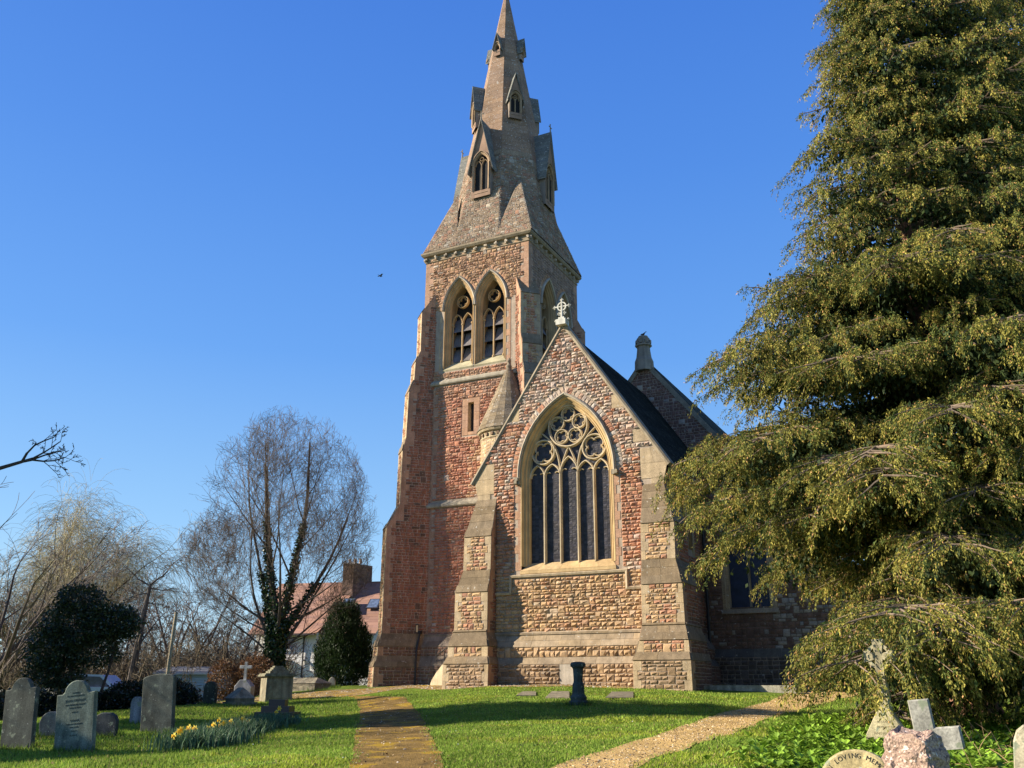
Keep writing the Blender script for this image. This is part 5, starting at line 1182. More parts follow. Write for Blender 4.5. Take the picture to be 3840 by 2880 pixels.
yew(base1, 20.5, [(1, 2.2), (1.8, 2.3), (2.8, 2.5), (3.6, 3.3), (5.2, 4.9), (6.8, 4.9), (8.5, 4.1), (10, 3.4), (12, 2.6), (14, 2.1), (16, 1.6), (18, 1.1), (20.5, .3)], 3, 330, 'broad dark golden yew with drooping sprays and a red fluted trunk, right of the church', dens=1.0, wide=1.6, extra=[(4.9, 14.9, 2.3), (5.9, 14.2, 2.1), (7.0, 14.0, 2.4), (8.3, 13.6, 2.0), (9.8, 13.8, 2.3), (5.6, 15.8, 1.9), (4.0, 19.2, 5.2), (4.3, 18.6, 5.4), (3.9, 20.2, 6.5), (4.1, 19.3, 7.4), (4.5, 18.6, 8.2), (5.5, 19.5, 9.4), (5.6, 18.2, 5.2), (7.0, 17.4, 3.4), (7.0, 19.8, 10.2), (6.0, 15.4, 3.6), (7.4, 14.9, 4.2), (9.0, 14.7, 3.5), (10.6, 15.0, 4.0), (6.6, 16.4, 4.8), (8.2, 15.6, 5.2), (9.8, 15.4, 6.0), (11.6, 15.0, 3.0), (8.6, 14.4, 2.9)])
b2 = W(22.0, 13.9); base2 = (b2[0], b2[1], gz1(*b2))
yew(base2, 27, [(1, 3.2), (3, 4.4), (6, 4.6), (10, 4.3), (14, 3.9), (18, 3.3), (22, 2.4), (27, .3)], 9, 250, 'second taller yew behind the first, its crown filling the upper right corner', dens=.7, trunk_r=.5)
# small second bole beside the yew
P = at(3690, 2650, 19.2); z = gz1(*P[:2]); m = MB(); tube(m, [(P[0], P[1], z-.2), (P[0], P[1], z+.2), (P[0]+.05, P[1], z+.7), (P[0]+.1, P[1], z+1.5)], [.33, .27, .22, .15], 12, (.16, .085, .06))
o = m.build('tree_stump', M['bark'], origin=(P[0], P[1], z)); tag(o, 'short dark reddish stump close to the right of the yew trunk', 'tree stump')

# ---------------- bushes
def bush(P, shape, n, lab, name, col, size=(.05, .1), wd=(.02, .04), mat='glossleaf', cat='bush', stem=None, upright=0., lump=.18, seed=1):
    """shape: list of ellipsoids (dx right, dz up, dy ahead, rx, rz, ry)"""
    P = np.array(P, float); root = empty(name, tuple(P)); tag(root, lab, cat); m = MB(); r_ = np.random.default_rng(seed); vol = np.array([s[3]*s[4]*s[5] for s in shape]); vol = vol**.67; vol /= vol.sum()
    for s_, v in zip(shape, vol):
        k = int(n*v); q = r_.normal(size=(k, 3)); q /= np.linalg.norm(q, axis=1, keepdims=True); rad = r_.random(k)**.22
        lum = 1+lump*np.sin(q[:, 0]*6+s_[0]*3)*np.sin(q[:, 1]*7+1)*np.cos(q[:, 2]*6+s_[1])+r_.normal(0, lump*.22, k)
        q2 = q*(rad*lum)[:, None]*np.array([s_[3], s_[5], s_[4]]); pos = P+rt3*(s_[0]+q2[:, :1])+fwd3*(s_[2]+q2[:, 1:2])+up3*(s_[1]+q2[:, 2:3])
        D = (rt3*q[:, :1]+fwd3*q[:, 1:2]+up3*q[:, 2:3])*(1-upright)+up3*upright*1.2+r_.normal(0, .5*(1-upright*.6), (k, 3))
        keep = pos[:, 2] > P[2]-.05; leaves(m, pos[keep], D[keep], r_.uniform(*size, k)[keep], r_.uniform(*wd, k)[keep], (np.array(col)*r_.uniform(.55, 1.6, (k, 1)))[keep])
    m.build('foliage', M[mat], root)
    if stem:
        m = MB(); 
        for a, b, w in stem: tube(m, [P+rt3*a[0]+up3*a[1], P+rt3*(a[0]+b[0])/2+up3*(a[1]+b[1])/2+rt3*.06, P+rt3*b[0]+up3*b[1]], [w, w*.8, w*.6], 7, (.07, .055, .045))
        m.build('stem', M['bark'], root)
P = at(1280, 2575, 45); P[2] = gz1(*P[:2])
sh = [(0, .9, 0, 1.25, 1.2, 1.2), (.1, 1.9, 0, 1.0, 1.3, 1.0), (-.1, 2.7, 0, .85, 1.15, .8), (-.35, 3.2, 0, .38, .75, .4), (.25, 3.25, 0, .42, .65, .4), (.75, 2.0, 0, .5, .75, .5), (-.85, 1.4, 0, .5, .9, .5), (1.1, 1.2, 0, .45, .7, .5)]
bush(P, sh, 42000, 'dense dark upright evergreen bush before the white house, left of the tower', 'evergreen_bush', (.022, .042, .012), size=(.08, .19), wd=(.013, .024), upright=.65, lump=.32, seed=4, mat='leaf')
P = at(270, 2690, 31); P[2] = gz1(*P[:2])-.1
bush(P, [(-.35, 2.9, 0, 1.0, .8, 1.0), (.75, 3.0, 0, .95, .55, .9), (-.95, 2.2, 0, .75, .75, .8), (-1.1, 1.2, 0, .6, .7, .6), (-.3, 3.7, 0, .75, .5, .7), (1.15, 2.9, 0, .55, .5, .6), (-.5, 1.4, 0, .65, .8, .6), (.4, 2.1, 0, .8, .5, .7), (-.4, .7, 0, .5, .5, .5)], 30000, 'round glossy dark holly tree on thin stems behind the leftmost headstones', 'holly_tree', (.030, .048, .020), lump=.38, size=(.06, .11), wd=(.02, .035), cat='tree', stem=[((-.3, 0), (-.3, 2.2), .10), ((.5, 0), (1.0, 1.7), .06), ((1.0, 1.7), (.9, 2.6), .05)], seed=6)
for px, d, w, h, lab, sd in ((560, 32, 1.5, .95, 'low dark laurel mound behind the big dark slab headstone', 8), (420, 31, 1.1, .6, 'low dark creeping shrub behind the squat leaning stone', 9), (230, 29, .8, .8, 'dark ivy covered shrub right behind the pale lettered headstone', 10), (60, 28, 1.3, .9, 'dark shrub at the far left edge behind the tall headstone', 11)):
    P = at(px, 2680, d); P[2] = gz1(*P[:2]); bush(P, [(0, h*.35, 0, w, h*.6, .9), (.4*w, h*.3, .2, w*.6, h*.65, .7), (-.5*w, h*.25, 0, w*.6, h*.6, .7)], 12000, lab, 'dark_shrub', (.017, .026, .013), size=(.06, .11), wd=(.025, .04), seed=sd)
P = at(860, 2610, 37); P[2] = gz1(*P[:2]); bush(P, [(-.3, .7, 0, .6, .75, .5), (.9, .8, 0, .8, .85, .6)], 7000, 'russet beech shrub behind the small white cross', 'beech_shrub', (.16, .085, .04), size=(.05, .09), wd=(.02, .035), mat='leaf', seed=12)

# ---------------- bare trees and thicket on the left
def bare(px, d, H, lab, seed, col, tip, name='bare_tree', lev=4, lean=0., trunk=.16, up=.05, gn=.13, spread=.8, forks=5, h0=.2, cat='tree', wl_=None, minr=.009, grp=None, zoff=0):
    P = at(px, 2650, d); P[2] = gz1(*P[:2])-.2+zoff; root = empty(name, tuple(P)); tag(root, lab, cat, group=grp); T = Tree(seed, col, up=up, gnarl=gn, ratio=.68, spread=spread); m = MB(); r_ = random.Random(seed)
    top = P+up3*H*h0+rt3*lean*H*h0; tube(m, [P, (P+top)/2+rt3*.05, top], [trunk*1.3, trunk, trunk*.9], 8, col)
    for i in range(forks):
        a = i*2.4+r_.random(); d_ = unit(rt3*(math.cos(a)*r_.uniform(.3, .9)+lean)+fwd3*math.sin(a)*r_.uniform(.3, .8)+up3*r_.uniform(.8, 1.5)); T.grow(top-up3*r_.uniform(0, H*h0*.4), d_, H*(1-h0)*r_.uniform(.62, .8), trunk*.6, lev, nseg=5 if lev > 3 else 6)
    T.mesh(m, minr, tipcol=tip)
    m.build('branches', M['twig'], root)
    return P, T, root
br = (.115, .095, .08); tp = (.21, .165, .125)
bare(640, 46, 6.6, 'tangled brown bare tree behind the small black headstone', 21, br, tp, forks=6, spread=.9)
bare(800, 47, 6.0, 'tangled low bare tree between the leaning post and the ivy tree', 22, br, tp, forks=6, spread=.95)
bare(420, 48, 6.2, 'bare twiggy tree between the holly and the leaning post', 23, br, tp, forks=6, spread=.9)
bare(900, 52, 5.4, 'bare scrubby tree close to the left side of the white house', 24, br, (.2, .15, .12), forks=6, spread=.95)
bare(120, 50, 6.4, 'pale bare tree behind the far left headstones', 25, (.16, .13, .10), (.26, .21, .15), forks=6, spread=.9)
bare(-40, 44, 6.5, 'brown bare tree cut by the left edge of the picture', 26, br, tp, forks=6, spread=.9)
# dead snag
P = at(470, 2650, 40); P[2] = gz1(*P[:2]); T = Tree(31, (.10, .08, .07), up=.02, gnarl=.2, ratio=.5, spread=1.0); m = MB(); root = empty('dead_tree', tuple(P)); tag(root, 'gaunt broken dead tree rising above the thicket with crooked top limbs', 'tree')
pts = [P, P+up3*2.2+rt3*.15, P+up3*4.2+rt3*.3, P+up3*5.2+rt3*.4]; tube(m, pts, [.17, .14, .10, .06], 8, (.09, .075, .065))
for dx, dz, L, w, h in ((.75, 1.0, 1.5, .05, 5.15), (-.9, .8, 1.1, .04, 5.1), (1.2, .25, 1.3, .035, 5.0), (-1.1, -.1, 1.0, .03, 4.8), (.9, .9, 1.9, .05, 2.6), (-1.2, .9, 2.2, .05, 2.4), (1.0, .2, 1.0, .03, 4.4)): T.grow(P+up3*h+rt3*.4*h/5.2, rt3*dx+up3*dz+fwd3*.1, L, w, 2, nseg=5)
T.mesh(m, .008); m.build('branches', M['twig'], root)
# weeping willow
P = at(120, 2650, 52); P[2] = gz1(*P[:2])-.3; T = Tree(41, (.17, .13, .08), up=.03, gnarl=.10, ratio=.62, spread=.55); root = empty('willow_tree', tuple(P)); tag(root, 'pale golden leafless weeping willow on the far left', 'tree'); m = MB()
tube(m, [P, P+up3*2.5, P+up3*3.6+rt3*.3], [.5, .42, .35], 9, (.15, .12, .08))
for a in range(11): T.grow(P+up3*rnd.uniform(2.6, 3.8), rt3*math.cos(a*.95)*1.2+fwd3*math.sin(a*.95)*.8+up3*rnd.uniform(.8, 1.5), rnd.uniform(6.0, 8.0), .16, 2, nseg=8)
P0, P1, R0, cols = [], [], [], []
for q, d_, r_, lev in T.nodes:
    if lev > 1 and rnd.random() < .3: continue
    for _ in range(3):
        p = q+np.array([rnd.gauss(0, .15) for _ in range(3)]); v = unit(d_+np.array([rnd.gauss(0, .4), rnd.gauss(0, .4), .2])); L = rnd.uniform(.8, 2.4)
        for j in range(5):
            v = unit(v-up3*.42); nx = p+v*L/5; P0.append(p); P1.append(nx); R0.append(.007); cols.append((.46, .41, .22) if rnd.random() < .6 else (.36, .30, .19)); p = nx
segs(m, P0, P1, R0, np.array(R0)*.7, np.array(cols), 3); T.mesh(m, .009, tipcol=(.33, .27, .17)); m.build('branches', M['twig'], root)
# near tree off to the left: its lower boughs reach into the picture
def limb_tree():
    P = np.array([*W(22, -17.2), 0.]); P[2] = gz1(*P[:2]); root = empty('bare_tree', tuple(P)); tag(root, 'crooked dark bough reaching in from the left edge high above the headstones', 'tree')
    T = Tree(52, (.06, .05, .045), up=.02, gnarl=.22, ratio=.6, spread=.9); m = MB(); tube(m, [P, P+up3*3, P+up3*7, P+up3*11], [.45, .38, .3, .2], 10, (.08, .065, .055))
    tgt = at(60, 1800, 21); s0 = P+up3*5.2; v = tgt-s0; L = np.linalg.norm(v)
    T.grow(s0, v/L+up3*.05, L*.92, .14, 0, nseg=6)
    e = T.nodes[-1][0]
    for k in range(4): T.grow(e, unit(rt3*.9+up3*(.15+.3*k)+fwd3*rnd.uniform(-.4, .4)), 1.0, .035, 3, nseg=4)
    for k in range(9): T.grow(P+up3*rnd.uniform(6, 11), unit(rt3*rnd.uniform(-1, .1)+fwd3*rnd.uniform(-1, 1)+up3*.9), rnd.uniform(3.5, 5), .12, 3, nseg=5)
    T.mesh(m, .008); m.build('branches', M['twig'], root)
limb_tree()
# thicket: far brown scrub nobody could count
def thicket(name, lab, spots, n, hgt, col, seed):
    r_ = np.random.default_rng(seed); m = MB(); A, Bv, cc = [], [], []
    for _ in range(n):
        px, d = spots[r_.integers(len(spots))]; px += r_.normal(0, 90); d += r_.normal(0, 2.5); q = at(px, 2650, d); p = np.array([q[0], q[1], gz1(*q[:2])-.1]); v = unit(np.array([r_.normal(0, .35), r_.normal(0, .35), 1])); L = hgt*r_.uniform(.35, 1.1); k = 6
        for j in range(k):
            v = unit(v+r_.normal(0, .22, 3)+up3*.02); nx = p+v*L/k; A.append(p); Bv.append(nx); cc.append(r_.uniform(.7, 1.5))
            for _b in range(3 if j > 0 else 0):
                w = unit(v+r_.normal(0, .7, 3)); e = nx
                for _c2 in range(2): w = unit(w+r_.normal(0, .3, 3)); e2 = e+w*L/k*r_.uniform(.35, .7); A.append(e); Bv.append(e2); cc.append(r_.uniform(.7, 1.5)); e = e2
            p = nx
    n2 = len(A); segs(m, A, Bv, np.full(n2, .012), np.full(n2, .007), np.array(col)*np.array(cc)[:, None], 3); o = m.build(name, M['twig']); tag(o, lab, 'scrub', kind='stuff')
thicket('scrub_thicket', 'brown leafless scrub massed behind the graves on the left', [(-60, 42), (60, 44), (180, 46), (320, 44), (440, 46), (560, 45), (700, 46), (820, 48), (930, 50)], 2200, 3.1, (.145, .115, .075), 61)
thicket('scrub_thicket', 'far pale leafless woodland beyond the thicket on the left', [(0, 80), (200, 82), (420, 80), (620, 82), (800, 84), (960, 84)], 1300, 7.0, (.20, .165, .13), 62)
bare(-170, 40, 9.5, 'dark bare tree beyond the left edge with long boughs rising into the picture', 27, (.10, .08, .07), (.26, .22, .17), forks=6, spread=.6, lean=.45, trunk=.2, h0=.25, lev=4)
bare(230, 56, 9.0, 'tall airy pale bare tree behind the holly', 28, (.19, .16, .13), (.30, .26, .20), forks=6, spread=.6, trunk=.14)

# ---------------- white house, shed, post, car
def house():
    d0 = 62.0; C0 = at(1150, 2500, d0); z0 = at(1150, 2600, d0)[2]-1.2; root = empty('white_house', (C0[0], C0[1], z0)); tag(root, 'white rendered house with a pink brown tiled roof and brick chimney behind the tree', 'house')
    U2 = RH*math.cos(.24)-FH*math.sin(.24); O = C0[:2]; fr = Fr((O[0], O[1], 0), (*U2, 0), (0, 0, 1))
    def rp(px, py):
        q = AF*FPX+AR*(px-1920)-AU*(py-1440); n2 = fr.N[:2]; t = float(O@n2)/float(q[:2]@n2); p = q*t; return float((p[:2]-O)@U2), p[2]
    wh = (.80, .78, .75); uL, _ = rp(960, 2400); uR, ze = rp(1388, 2369); uM, _ = rp(1188, 2369); zr = at(1250, 2185, d0+3.5)[2]; uL0, _ = rp(960, 2400)
    m = MB()
    box(m, (uL, z0, -7), (uM, ze, 0), wh, fr); box(m, (uM, z0, -7), (uR+.0, ze, -.6), wh, fr)
    # small gable between the two roof slopes and end gable
    m.add([fr.p(uR+.01, z0, -.6), fr.p(uR+.01, z0, -7), fr.p(uR, ze, -7), fr.p(uR, zr-.2, -3.5), fr.p(uR, ze, -.6)], [(0, 1, 2, 3, 4)], (.62, .6, .58))
    m.build('wall', M['plain'], root)
    # roof
    rf = MB(); T = lambda P: jit((.33, .185, .13) if rnd.random() < .8 else (.27, .15, .11), .12)
    a = lambda u, z, n: fr.p(u, z, n)
    uE = uR+.55
    panel(rf, a(uL-.4, ze-.1, .45), a(uM+.2, ze-.1, .45), a(uM+1.6, zr, -3.5), a(uL-.4, zr, -3.5), 'slab', T, T, h=.26, mort=(.25, .13, .1))
    panel(rf, a(uM-.2, ze-.12, -.3), a(uR+.25, ze-.12, -.3), a(uE+.6, zr+.0, -3.6), a(uM+1.0, zr+.0, -3.6), 'slab', T, T, h=.26, mort=(.25, .13, .1))
    panel(rf, a(uE+.6, ze-.1, -7.3), a(uL-.4, ze-.1, -7.3), a(uL-.4, zr, -3.5), a(uE+.6, zr, -3.5), 'slab', T, T, h=.5, mort=(.25, .13, .1))
    o = rf.build('roof', M['plain'], root)
    m = MB(); u0, zc = rp(1230, 2188); u1, _ = rp(1305, 2188); zt = at(1260, 2120, d0+3)[2]; bk_ = lambda P: jit((.22, .14, .10), .2)
    for (x0, x1, n1, n0) in ((u0-.05, u1+.02, -2.4, -4.0),):
        panel(m, a(x0, zc-1.4, n1), a(x1-.7, zc-1.4, n1), a(x1-.7, zt, n1), a(x0, zt, n1), 'slab', bk_, bk_, h=.16); panel(m, a(x1-.7, zc-1.4, n1), a(x1, zc-1.4, n0), a(x1, zt, n0), a(x1-.7, zt, n1), 'slab', bk_, bk_, h=.16)
        box(m, (x0+.02, zc-1.4, n0), (x1-.72, zt, n1-.02), (.2, .13, .1), fr); box(m, (x0-.06, zt-.05, n0), (x1-.6, zt+.06, n1+.06), (.5, .46, .42), fr)
        for k in range(3): lathe(m, fr.p(x0+.25+k*.4, zt+.05, n1-.5), [(.12, 0), (.1, .3), (.12, .32)], 8, (.42, .3, .22))
    ch_ = m.build('chimney', M['stone'], root)
    for px in (1268, 1360):   # roof windows lying in the slope
        u, z = rp(px, 2255); t = (z-ze)/(zr-ze); nn = .45-3.95*t if px < 1300 else -.3-3.3*t; sl = np.array([0, zr-ze, -3.95]); sl /= np.linalg.norm(sl)
        S = Fr(fr.p(u, z, nn+.1), fr.U, fr.V*sl[1]+fr.N*sl[2]); m = MB(); box(m, (-.42, -.5, .0), (.42, .5, .06), (.04, .04, .05), S); w = m.build('roof_window', M['iron'], root)
        m = MB(); box(m, (-.34, -.42, .06), (.34, .42, .072), (.10, .14, .22), S); m.build('pane', M['leadglass'], w)
    def win(px, py, w_, h_, nx, ny, name='window'):
        u, z = rp(px, py); m = MB(); box(m, (u-w_/2, z-h_/2, .0), (u+w_/2, z+h_/2, .03), (.04, .045, .05), fr); f = m.build(name, M['leadglass'], root); m = MB(); c = (.8, .79, .76)
        for i in range(nx+1): q = u-w_/2+w_*i/nx; box(m, (q-.03, z-h_/2, .02), (q+.03, z+h_/2, .07), c, fr)
        for i in range(ny+1): q = z-h_/2+h_*i/ny; box(m, (u-w_/2, q-.03, .02), (u+w_/2, q+.03, .068), c, fr)
        box(m, (u-w_/2-.08, z-h_/2-.1, 0), (u+w_/2+.08, z-h_/2-.02, .12), c, fr); m.build('frame', M['plain'], f)
    win(1075, 2416, .62, .62, 4, 3); win(1073, 2516, .50, .62, 3, 3)
    m = MB(); u, z = rp(1062, 2488); box(m, (u-.75, z-.08, 0), (u+.55, z+.1, .7), (.68, .66, .64), fr); box(m, (u-.78, z+.1, 0), (u+.58, z+.2, .75), (.10, .10, .13), fr); m.build('porch_canopy', M['plain'], root)
    m = MB(); u, _ = rp(1138, 2450); tube(m, [fr.p(u, ze-.2, .08), fr.p(u, z0, .08)], .05, 6, (.03, .03, .035)); box(m, (u+.02, rp(1138, 2480)[1], .05), (u+.2, rp(1138, 2480)[1]+.12, .2), (.03, .03, .035), fr); m.build('downpipe', M['iron'], root)
    m = MB(); box(m, (uL-.4, ze-.2, .42), (uM+.1, ze-.08, .54), (.05, .035, .035), fr); m.build('gutter', M['iron'], root); m = MB(); box(m, (uM+2.6, ze-.2, -.34), (uR+.25, ze-.08, -.22), (.05, .035, .035), fr); m.build('gutter', M['iron'], root)
house()
# pale blue weatherboard shed
P = at(700, 2600, 40); zt = at(700, 2520, 40)[2]; zb = P[2]-.8; fr = gframe(P[0], P[1], zb, -YAW*0-.47); fr = Fr((P[0], P[1], zb), (*RH, 0), (0, 0, 1)); root = empty('garden_shed', (P[0], P[1], zb)); tag(root, 'low pale blue weatherboard shed half hidden behind the small black headstone', 'shed')
m = MB(); H_ = zt-zb; n = 16
for i in range(n): z0_ = H_*i/n; m.add([fr.p(-1.3, z0_, .03), fr.p(1.0, z0_, .03), fr.p(1.0, z0_+H_/n, .0), fr.p(-1.3, z0_+H_/n, .0)], [(0, 1, 2, 3)], jit((.36, .46, .50), .06)); m.add([fr.p(-1.3, z0_, .0), fr.p(1.0, z0_, .0), fr.p(1.0, z0_, .03), fr.p(-1.3, z0_, .03)], [(0, 1, 2, 3)], (.3, .4, .43))
box(m, (-1.3, 0, -3), (1.0, H_, -.01), (.34, .44, .48), fr); m.build('wall', M['plain'], root)
m = MB(); V = [(-1.45, H_-.02, .15), (1.15, H_-.02, .15), (1.15, H_+.25, -1.5), (-1.45, H_+.25, -1.5), (1.15, H_-.02, -3.1), (-1.45, H_-.02, -3.1)]; m.add([fr.p(*v) for v in V], [(0, 1, 2, 3), (3, 2, 4, 5)], (.2, .2, .2)); box(m, (-1.45, H_-.1, .1), (1.15, H_-.02, .16), (.5, .5, .5), fr); m.build('roof', M['plain'], root)
# leaning timber post
a = at(617, 2600, 27); b = at(661, 2296, 27); m = MB(); tube(m, [a-up3*.6, (a+b)/2, b], [.06, .055, .05], 8, (.30, .25, .17)); o = m.build('leaning_post', M['bark'], origin=tuple(a)); tag(o, 'tall thin bare timber post leaning right, behind the large dark slab headstone', 'post')
# parked car glimpsed beyond the graves
def car():
    P = at(325, 2640, 36); z = at(325, 2650, 36)[2]-.25; root = empty('parked_car', (P[0], P[1], z)); tag(root, 'pale blue car parked beyond the graves, glimpsed behind the pale headstone', 'car'); fr = Fr((P[0], P[1], z), (*RH, 0), (0, 0, 1)); c = (.35, .45, .62)
    body = [(-1.9, .25), (2.0, .25), (2.05, .65), (1.9, .82), (1.0, .92), (-1.6, .95), (-1.95, .8)]; m = MB(); prism(m, body, fr, -1.6, 0, c); cab = [(-1.35, .93), (.95, .90), (.35, 1.38), (-.95, 1.42)]; prism(m, cab, fr, -1.45, -.15, c); m.build('body', M['iron'], root)
    m = MB(); prism(m, [(-1.15, .96), (.72, .94), (.28, 1.31), (-.88, 1.34)], fr, -.15, -.135, (.06, .07, .09)); m.build('window', M['leadglass'], root)
    for u in (-1.25, 1.3):
        m = MB(); tube(m, [fr.p(u, .3, -.2), fr.p(u, .3, .02)], .31, 16, (.02, .02, .02)); w = m.build('wheel', M['iron'], root)
car()

# ---------------- daffodils
A = onG(665, 2815); Bq = onG(1035, 2716); m = MB(); n = 7500
t = rng.random(n); wob = rng.normal(0, .22, (n, 2)); Pq = A*(1-t)[:, None]+Bq*t[:, None]+wob+np.sin(t*9)[:, None]*.08; z = gz(Pq); h = rng.uniform(.18, .38, n)*(1-.25*t)
q = rng.normal(0, .05, (n, 2)); base = np.column_stack([Pq, z]); top = base+np.column_stack([q*1.6, h]); a = rng.random(n)*6.28; s = np.column_stack([np.cos(a), np.sin(a), np.zeros(n)])*.010
mid = base*.45+top*.55-np.column_stack([q*.6, np.zeros(n)])
V = np.stack([base-s, base+s, mid+s, mid-s, top], 1); b = np.arange(n)[:, None]*5
cc = np.repeat(np.array([.085, .15, .07])*rng.uniform(.6, 1.4, (n, 1)), 5, 0)
m.arr(V.reshape(-1, 3), (b+np.array([[0, 1, 2, 3]])), cc); m.arr(V.reshape(-1, 3), (b+np.array([[3, 2, 4]])), cc); o = m.build('daffodil_leaves', M['leaf']); tag(o, 'bed of upright grey green daffodil leaves along the left lawn', 'daffodil leaves', kind='stuff')
spots = [(150, 995), (200, 952), (225, 930), (300, 925), (310, 905), (362, 918), (520, 925), (560, 880), (600, 948), (620, 830), (640, 958), (665, 860), (688, 938), (740, 845), (742, 872), (858, 820), (883, 843), (897, 905), (923, 850), (962, 838), (1095, 825), (1155, 808), (1210, 750), (1240, 708), (630, 890), (500, 918)]
proto = None
for i, (x, y) in enumerate(spots):
    px = 600+x*.3617; py = 2400+y*.3617
    t = min(1, max(0, (px-665)/400)); g0 = A*(1-t)+Bq*t; dl = float(g0@FH)-rnd.uniform(.15, .38); H = at(px, py, dl); bz = gz1(*H[:2])
    if proto is None:
        root = empty('daffodil', (H[0], H[1], H[2])); m = MB(); c = (.78, .66, .10)
        for k in range(6):
            a = k*math.pi/3; u = np.array([math.cos(a), 0, math.sin(a)]); v = np.array([-math.sin(a), 0, math.cos(a)]); m.add([u*.008, u*.028+v*.016-np.array([0, .004, 0]), u*.055, u*.028-v*.016-np.array([0, .004, 0])], [(0, 1, 2, 3)], c)
        tube(m, [(0, .005, 0), (0, -.02, 0), (0, -.036, 0)], [.012, .015, .022], 8, (.85, .50, .02)); f = m.build('flower', M['leaf'], origin=(0, 0, 0)); f.parent = root; f.location = (0, 0, 0)
        m = MB(); tube(m, [(0, .01, 0), (0, .03, -.03), (0, .02, -.30)], [.004, .005, .006], 5, (.10, .17, .06)); st_ = m.build('stem', M['leaf'], origin=(0, 0, 0)); st_.parent = root; st_.location = (0, 0, 0); proto = root
    else:
        root = proto.copy(); scene.collection.objects.link(root); root.location = H
        for chd in list(proto.children): cc_ = chd.copy(); scene.collection.objects.link(cc_); cc_.parent = root
    root.rotation_euler = (rnd.uniform(-.2, .2), 0, rnd.uniform(-.5, .9)); root.scale = (1.25,)*3
    tag(root, 'yellow daffodil in flower in the bed on the left lawn', 'daffodil', group='daffodils flowering in the bed on the left lawn')

# ---------------- leafy ground cover at the right
poly = [onG(*q) for q in ((2790, 3000), (2850, 2860), (2960, 2770), (3040, 2700), (3150, 2668), (3300, 2660), (3450, 2650), (3840, 2640))]+[W(12, 12), W(5, 6), W(5, 2.6)]
poly = np.array(poly); lo, hi = poly.min(0), poly.max(0); P = lo+(hi-lo)*rng.random((60000, 2)); cl = np.sin(P[:, 0]*2.2+1.3*np.sin(P[:, 1]*1.7))*np.sin(P[:, 1]*2.6+.5); den = inpoly(P+rng.normal(0, .25, P.shape), poly) & (rng.random(len(P)) < .35+.5*(cl > -.3)); P = P[den]
dl = P@FH; P = P[(dl > 5) & (dl < 19)][:14000]; n0 = len(P); per = 3; Pr = np.repeat(P, per, 0); n = len(Pr); z = gz(Pr); a = rng.random(n)*6.28; el = rng.uniform(.15, 1.1, n)
D = np.column_stack([np.cos(a)*np.cos(el), np.sin(a)*np.cos(el), np.sin(el)]); L = rng.uniform(.08, .17, n); hh = rng.uniform(.01, .16, n0).repeat(per)
P3 = np.column_stack([Pr, z+hh]); S = np.column_stack([-np.sin(a), np.cos(a), np.zeros(n)]); N_ = np.cross(D, S)
wd = L*.30; V = np.stack([P3, P3+D*(L*.45)[:, None]+S*wd[:, None]+N_*0, P3+D*L[:, None]-up3*(L*.25)[:, None], P3+D*(L*.45)[:, None]-S*wd[:, None], P3+D*(L*.5)[:, None]-up3*(.12*L)[:, None]*-1*-1], 1)
b = np.arange(n)[:, None, None]*5; F = (b+np.array([[0, 1, 4], [1, 2, 4], [2, 3, 4], [3, 0, 4]])[None]).reshape(-1, 3)
m = MB(); m.arr(V.reshape(-1, 3), F, np.repeat(np.array([.19, .31, .03])*rng.uniform(.55, 1.45, (n, 1))*np.array([1, 1, 1]), 5, 0)); o = m.build('ground_cover', M['leaf']); tag(o, 'fresh green leafy ground cover around the stones on the right', 'ground cover', kind='stuff')
# twigs and brambles by the yew foot
A_, B_ = [], []
for _ in range(260):
    q = at(rnd.uniform(3640, 3860), 2760, rnd.uniform(11, 15)); p = np.array([q[0], q[1], gz1(*q[:2])]); v = unit(np.array([rnd.gauss(0, 1), rnd.gauss(0, 1), rnd.uniform(.2, 1)]))
    for j in range(4): v = unit(v-up3*.25); nx = p+v*.12; A_.append(p); B_.append(nx); p = nx
m = MB(); segs(m, A_, B_, np.full(len(A_), .004), np.full(len(A_), .003), (.35, .22, .12), 3); o = m.build('dead_brambles', M['twig']); tag(o, 'dry brown bramble stems at the right edge under the yew', 'brambles', kind='stuff')

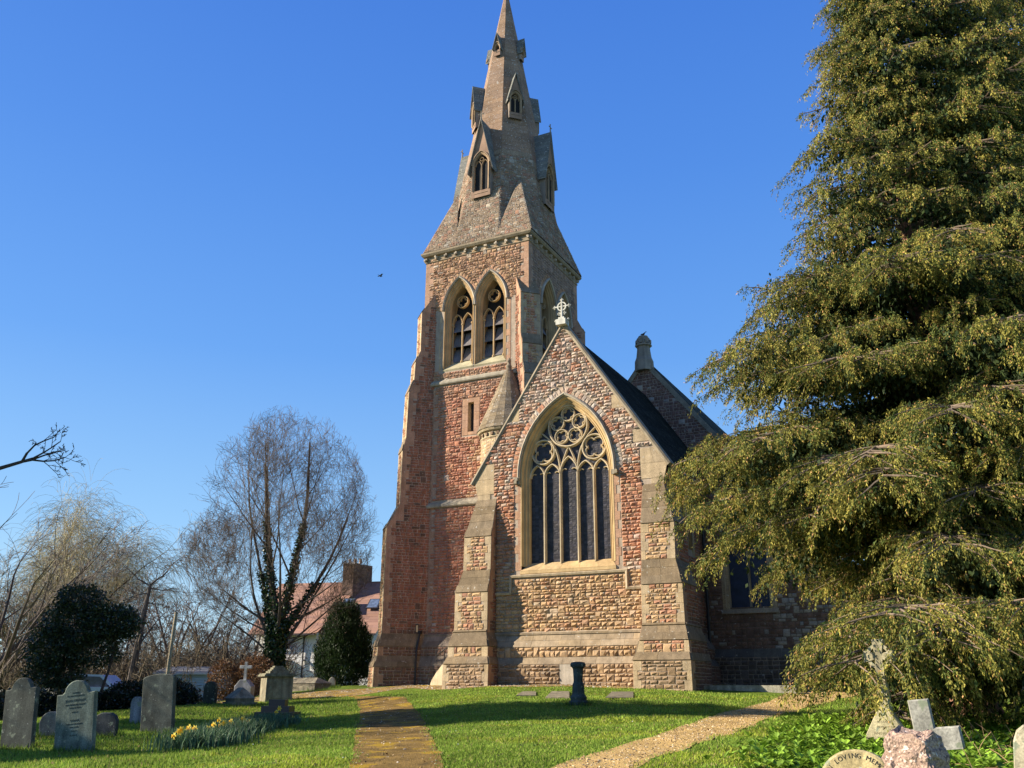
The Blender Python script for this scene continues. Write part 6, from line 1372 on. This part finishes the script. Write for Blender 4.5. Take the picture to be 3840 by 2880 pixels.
# ---------------- trees beyond the left edge, whose shade falls across the lawn
def shade_tree(d, r, H, rx, lab, seed, z0=2.5, n=9000, col=(.03, .05, .018)):
    P = np.array([*W(d, r), 0.]); P[2] = gz1(*P[:2]); root = empty('evergreen_tree', tuple(P)); tag(root, lab, 'tree'); m = MB(); tube(m, [P-up3*.3, P+up3*H*.5, P+up3*H*.9], [.3, .22, .06], 9, (.1, .08, .06)); m.build('trunk', M['bark'], root)
    r_ = np.random.default_rng(seed); m = MB(); zc = (H+z0)/2; q = r_.normal(size=(n, 3)); q /= np.linalg.norm(q, axis=1, keepdims=True); q *= (r_.random(n)**.35)[:, None]*(1+.25*np.sin(q[:, 0]*7)*np.sin(q[:, 1]*6)*np.sin(q[:, 2]*8))[:, None]
    pos = P+rt3*q[:, :1]*rx+fwd3*q[:, 1:2]*rx+up3*(zc+q[:, 2:3]*(H-z0)/2); leaves(m, pos, r_.normal(size=(n, 3)), r_.uniform(.2, .4, n), r_.uniform(.08, .15, n), np.array(col)*r_.uniform(.6, 1.4, (n, 1))); m.build('foliage', M['leaf'], root)
shade_tree(23.0, -17.8, 12.5, 2.7, 'dense evergreen standing beyond the left edge whose shade crosses the lawn', 71, n=14000)
shade_tree(21.5, -24.0, 8.5, 1.0, 'slim evergreen beyond the left edge, nearer than the first', 72)
shade_tree(31.0, -25.0, 11.0, 1.2, 'narrow evergreen beyond the left edge, the farthest of its row', 74)
shade_tree(15.5, -19.0, 6.5, 1.2, 'rounded evergreen beyond the left edge close to the tall headstone', 73)
bare(-1750, 18.5, 8.5, 'unseen bare tree added beyond the left edge so its twigs streak the near lawn with shade', 81, (.1, .08, .07), (.15, .12, .1), lev=3, forks=6, trunk=.2)  # out of view, added to throw streaks of shade
bare(-900, 29, 9.5, 'unseen bare tree added beyond the left edge, farther back, to streak the lawn with shade', 82, (.1, .08, .07), (.15, .12, .1), lev=3, forks=6, trunk=.2)  # second unseen tree, also added for its shade streaks

# longer tufts where the mower misses, round the feet of the stones
pts = []
for o in list(bpy.data.objects):
    if o.parent is None and o.get('category') in ('gravestone', 'tomb', 'grave base', 'pedestal', 'grave cross', 'granite block'):
        c = np.array(o.location[:2]); n_ = 260
        a = rng.random(n_)*6.28; w_ = .55 if o['category'] == 'tomb' else .32; pts.append(c+np.column_stack([np.cos(a), np.sin(a)])*rng.uniform(.6, 1.15, (n_, 1))*w_)
P = np.concatenate(pts); n = len(P); h = rng.uniform(.05, .15, n); a = rng.random(n)*6.28; s = np.column_stack([np.cos(a), np.sin(a), np.zeros(n)])*.009; b = np.column_stack([P, gz(P)]); t_ = b+np.column_stack([rng.normal(0, .04, (n, 2)), h])
V = np.stack([b-s, b+s, t_], 1); m = MB(); m.arr(V.reshape(-1, 3), np.arange(3*n).reshape(-1, 3), np.repeat(np.array([.13, .20, .03])*rng.uniform(.6, 1.4, (n, 1)), 3, 0)); o = m.build('grass_tufts', M['blade']); tag(o, 'longer grass tufts round the feet of the gravestones', 'grass', kind='stuff')
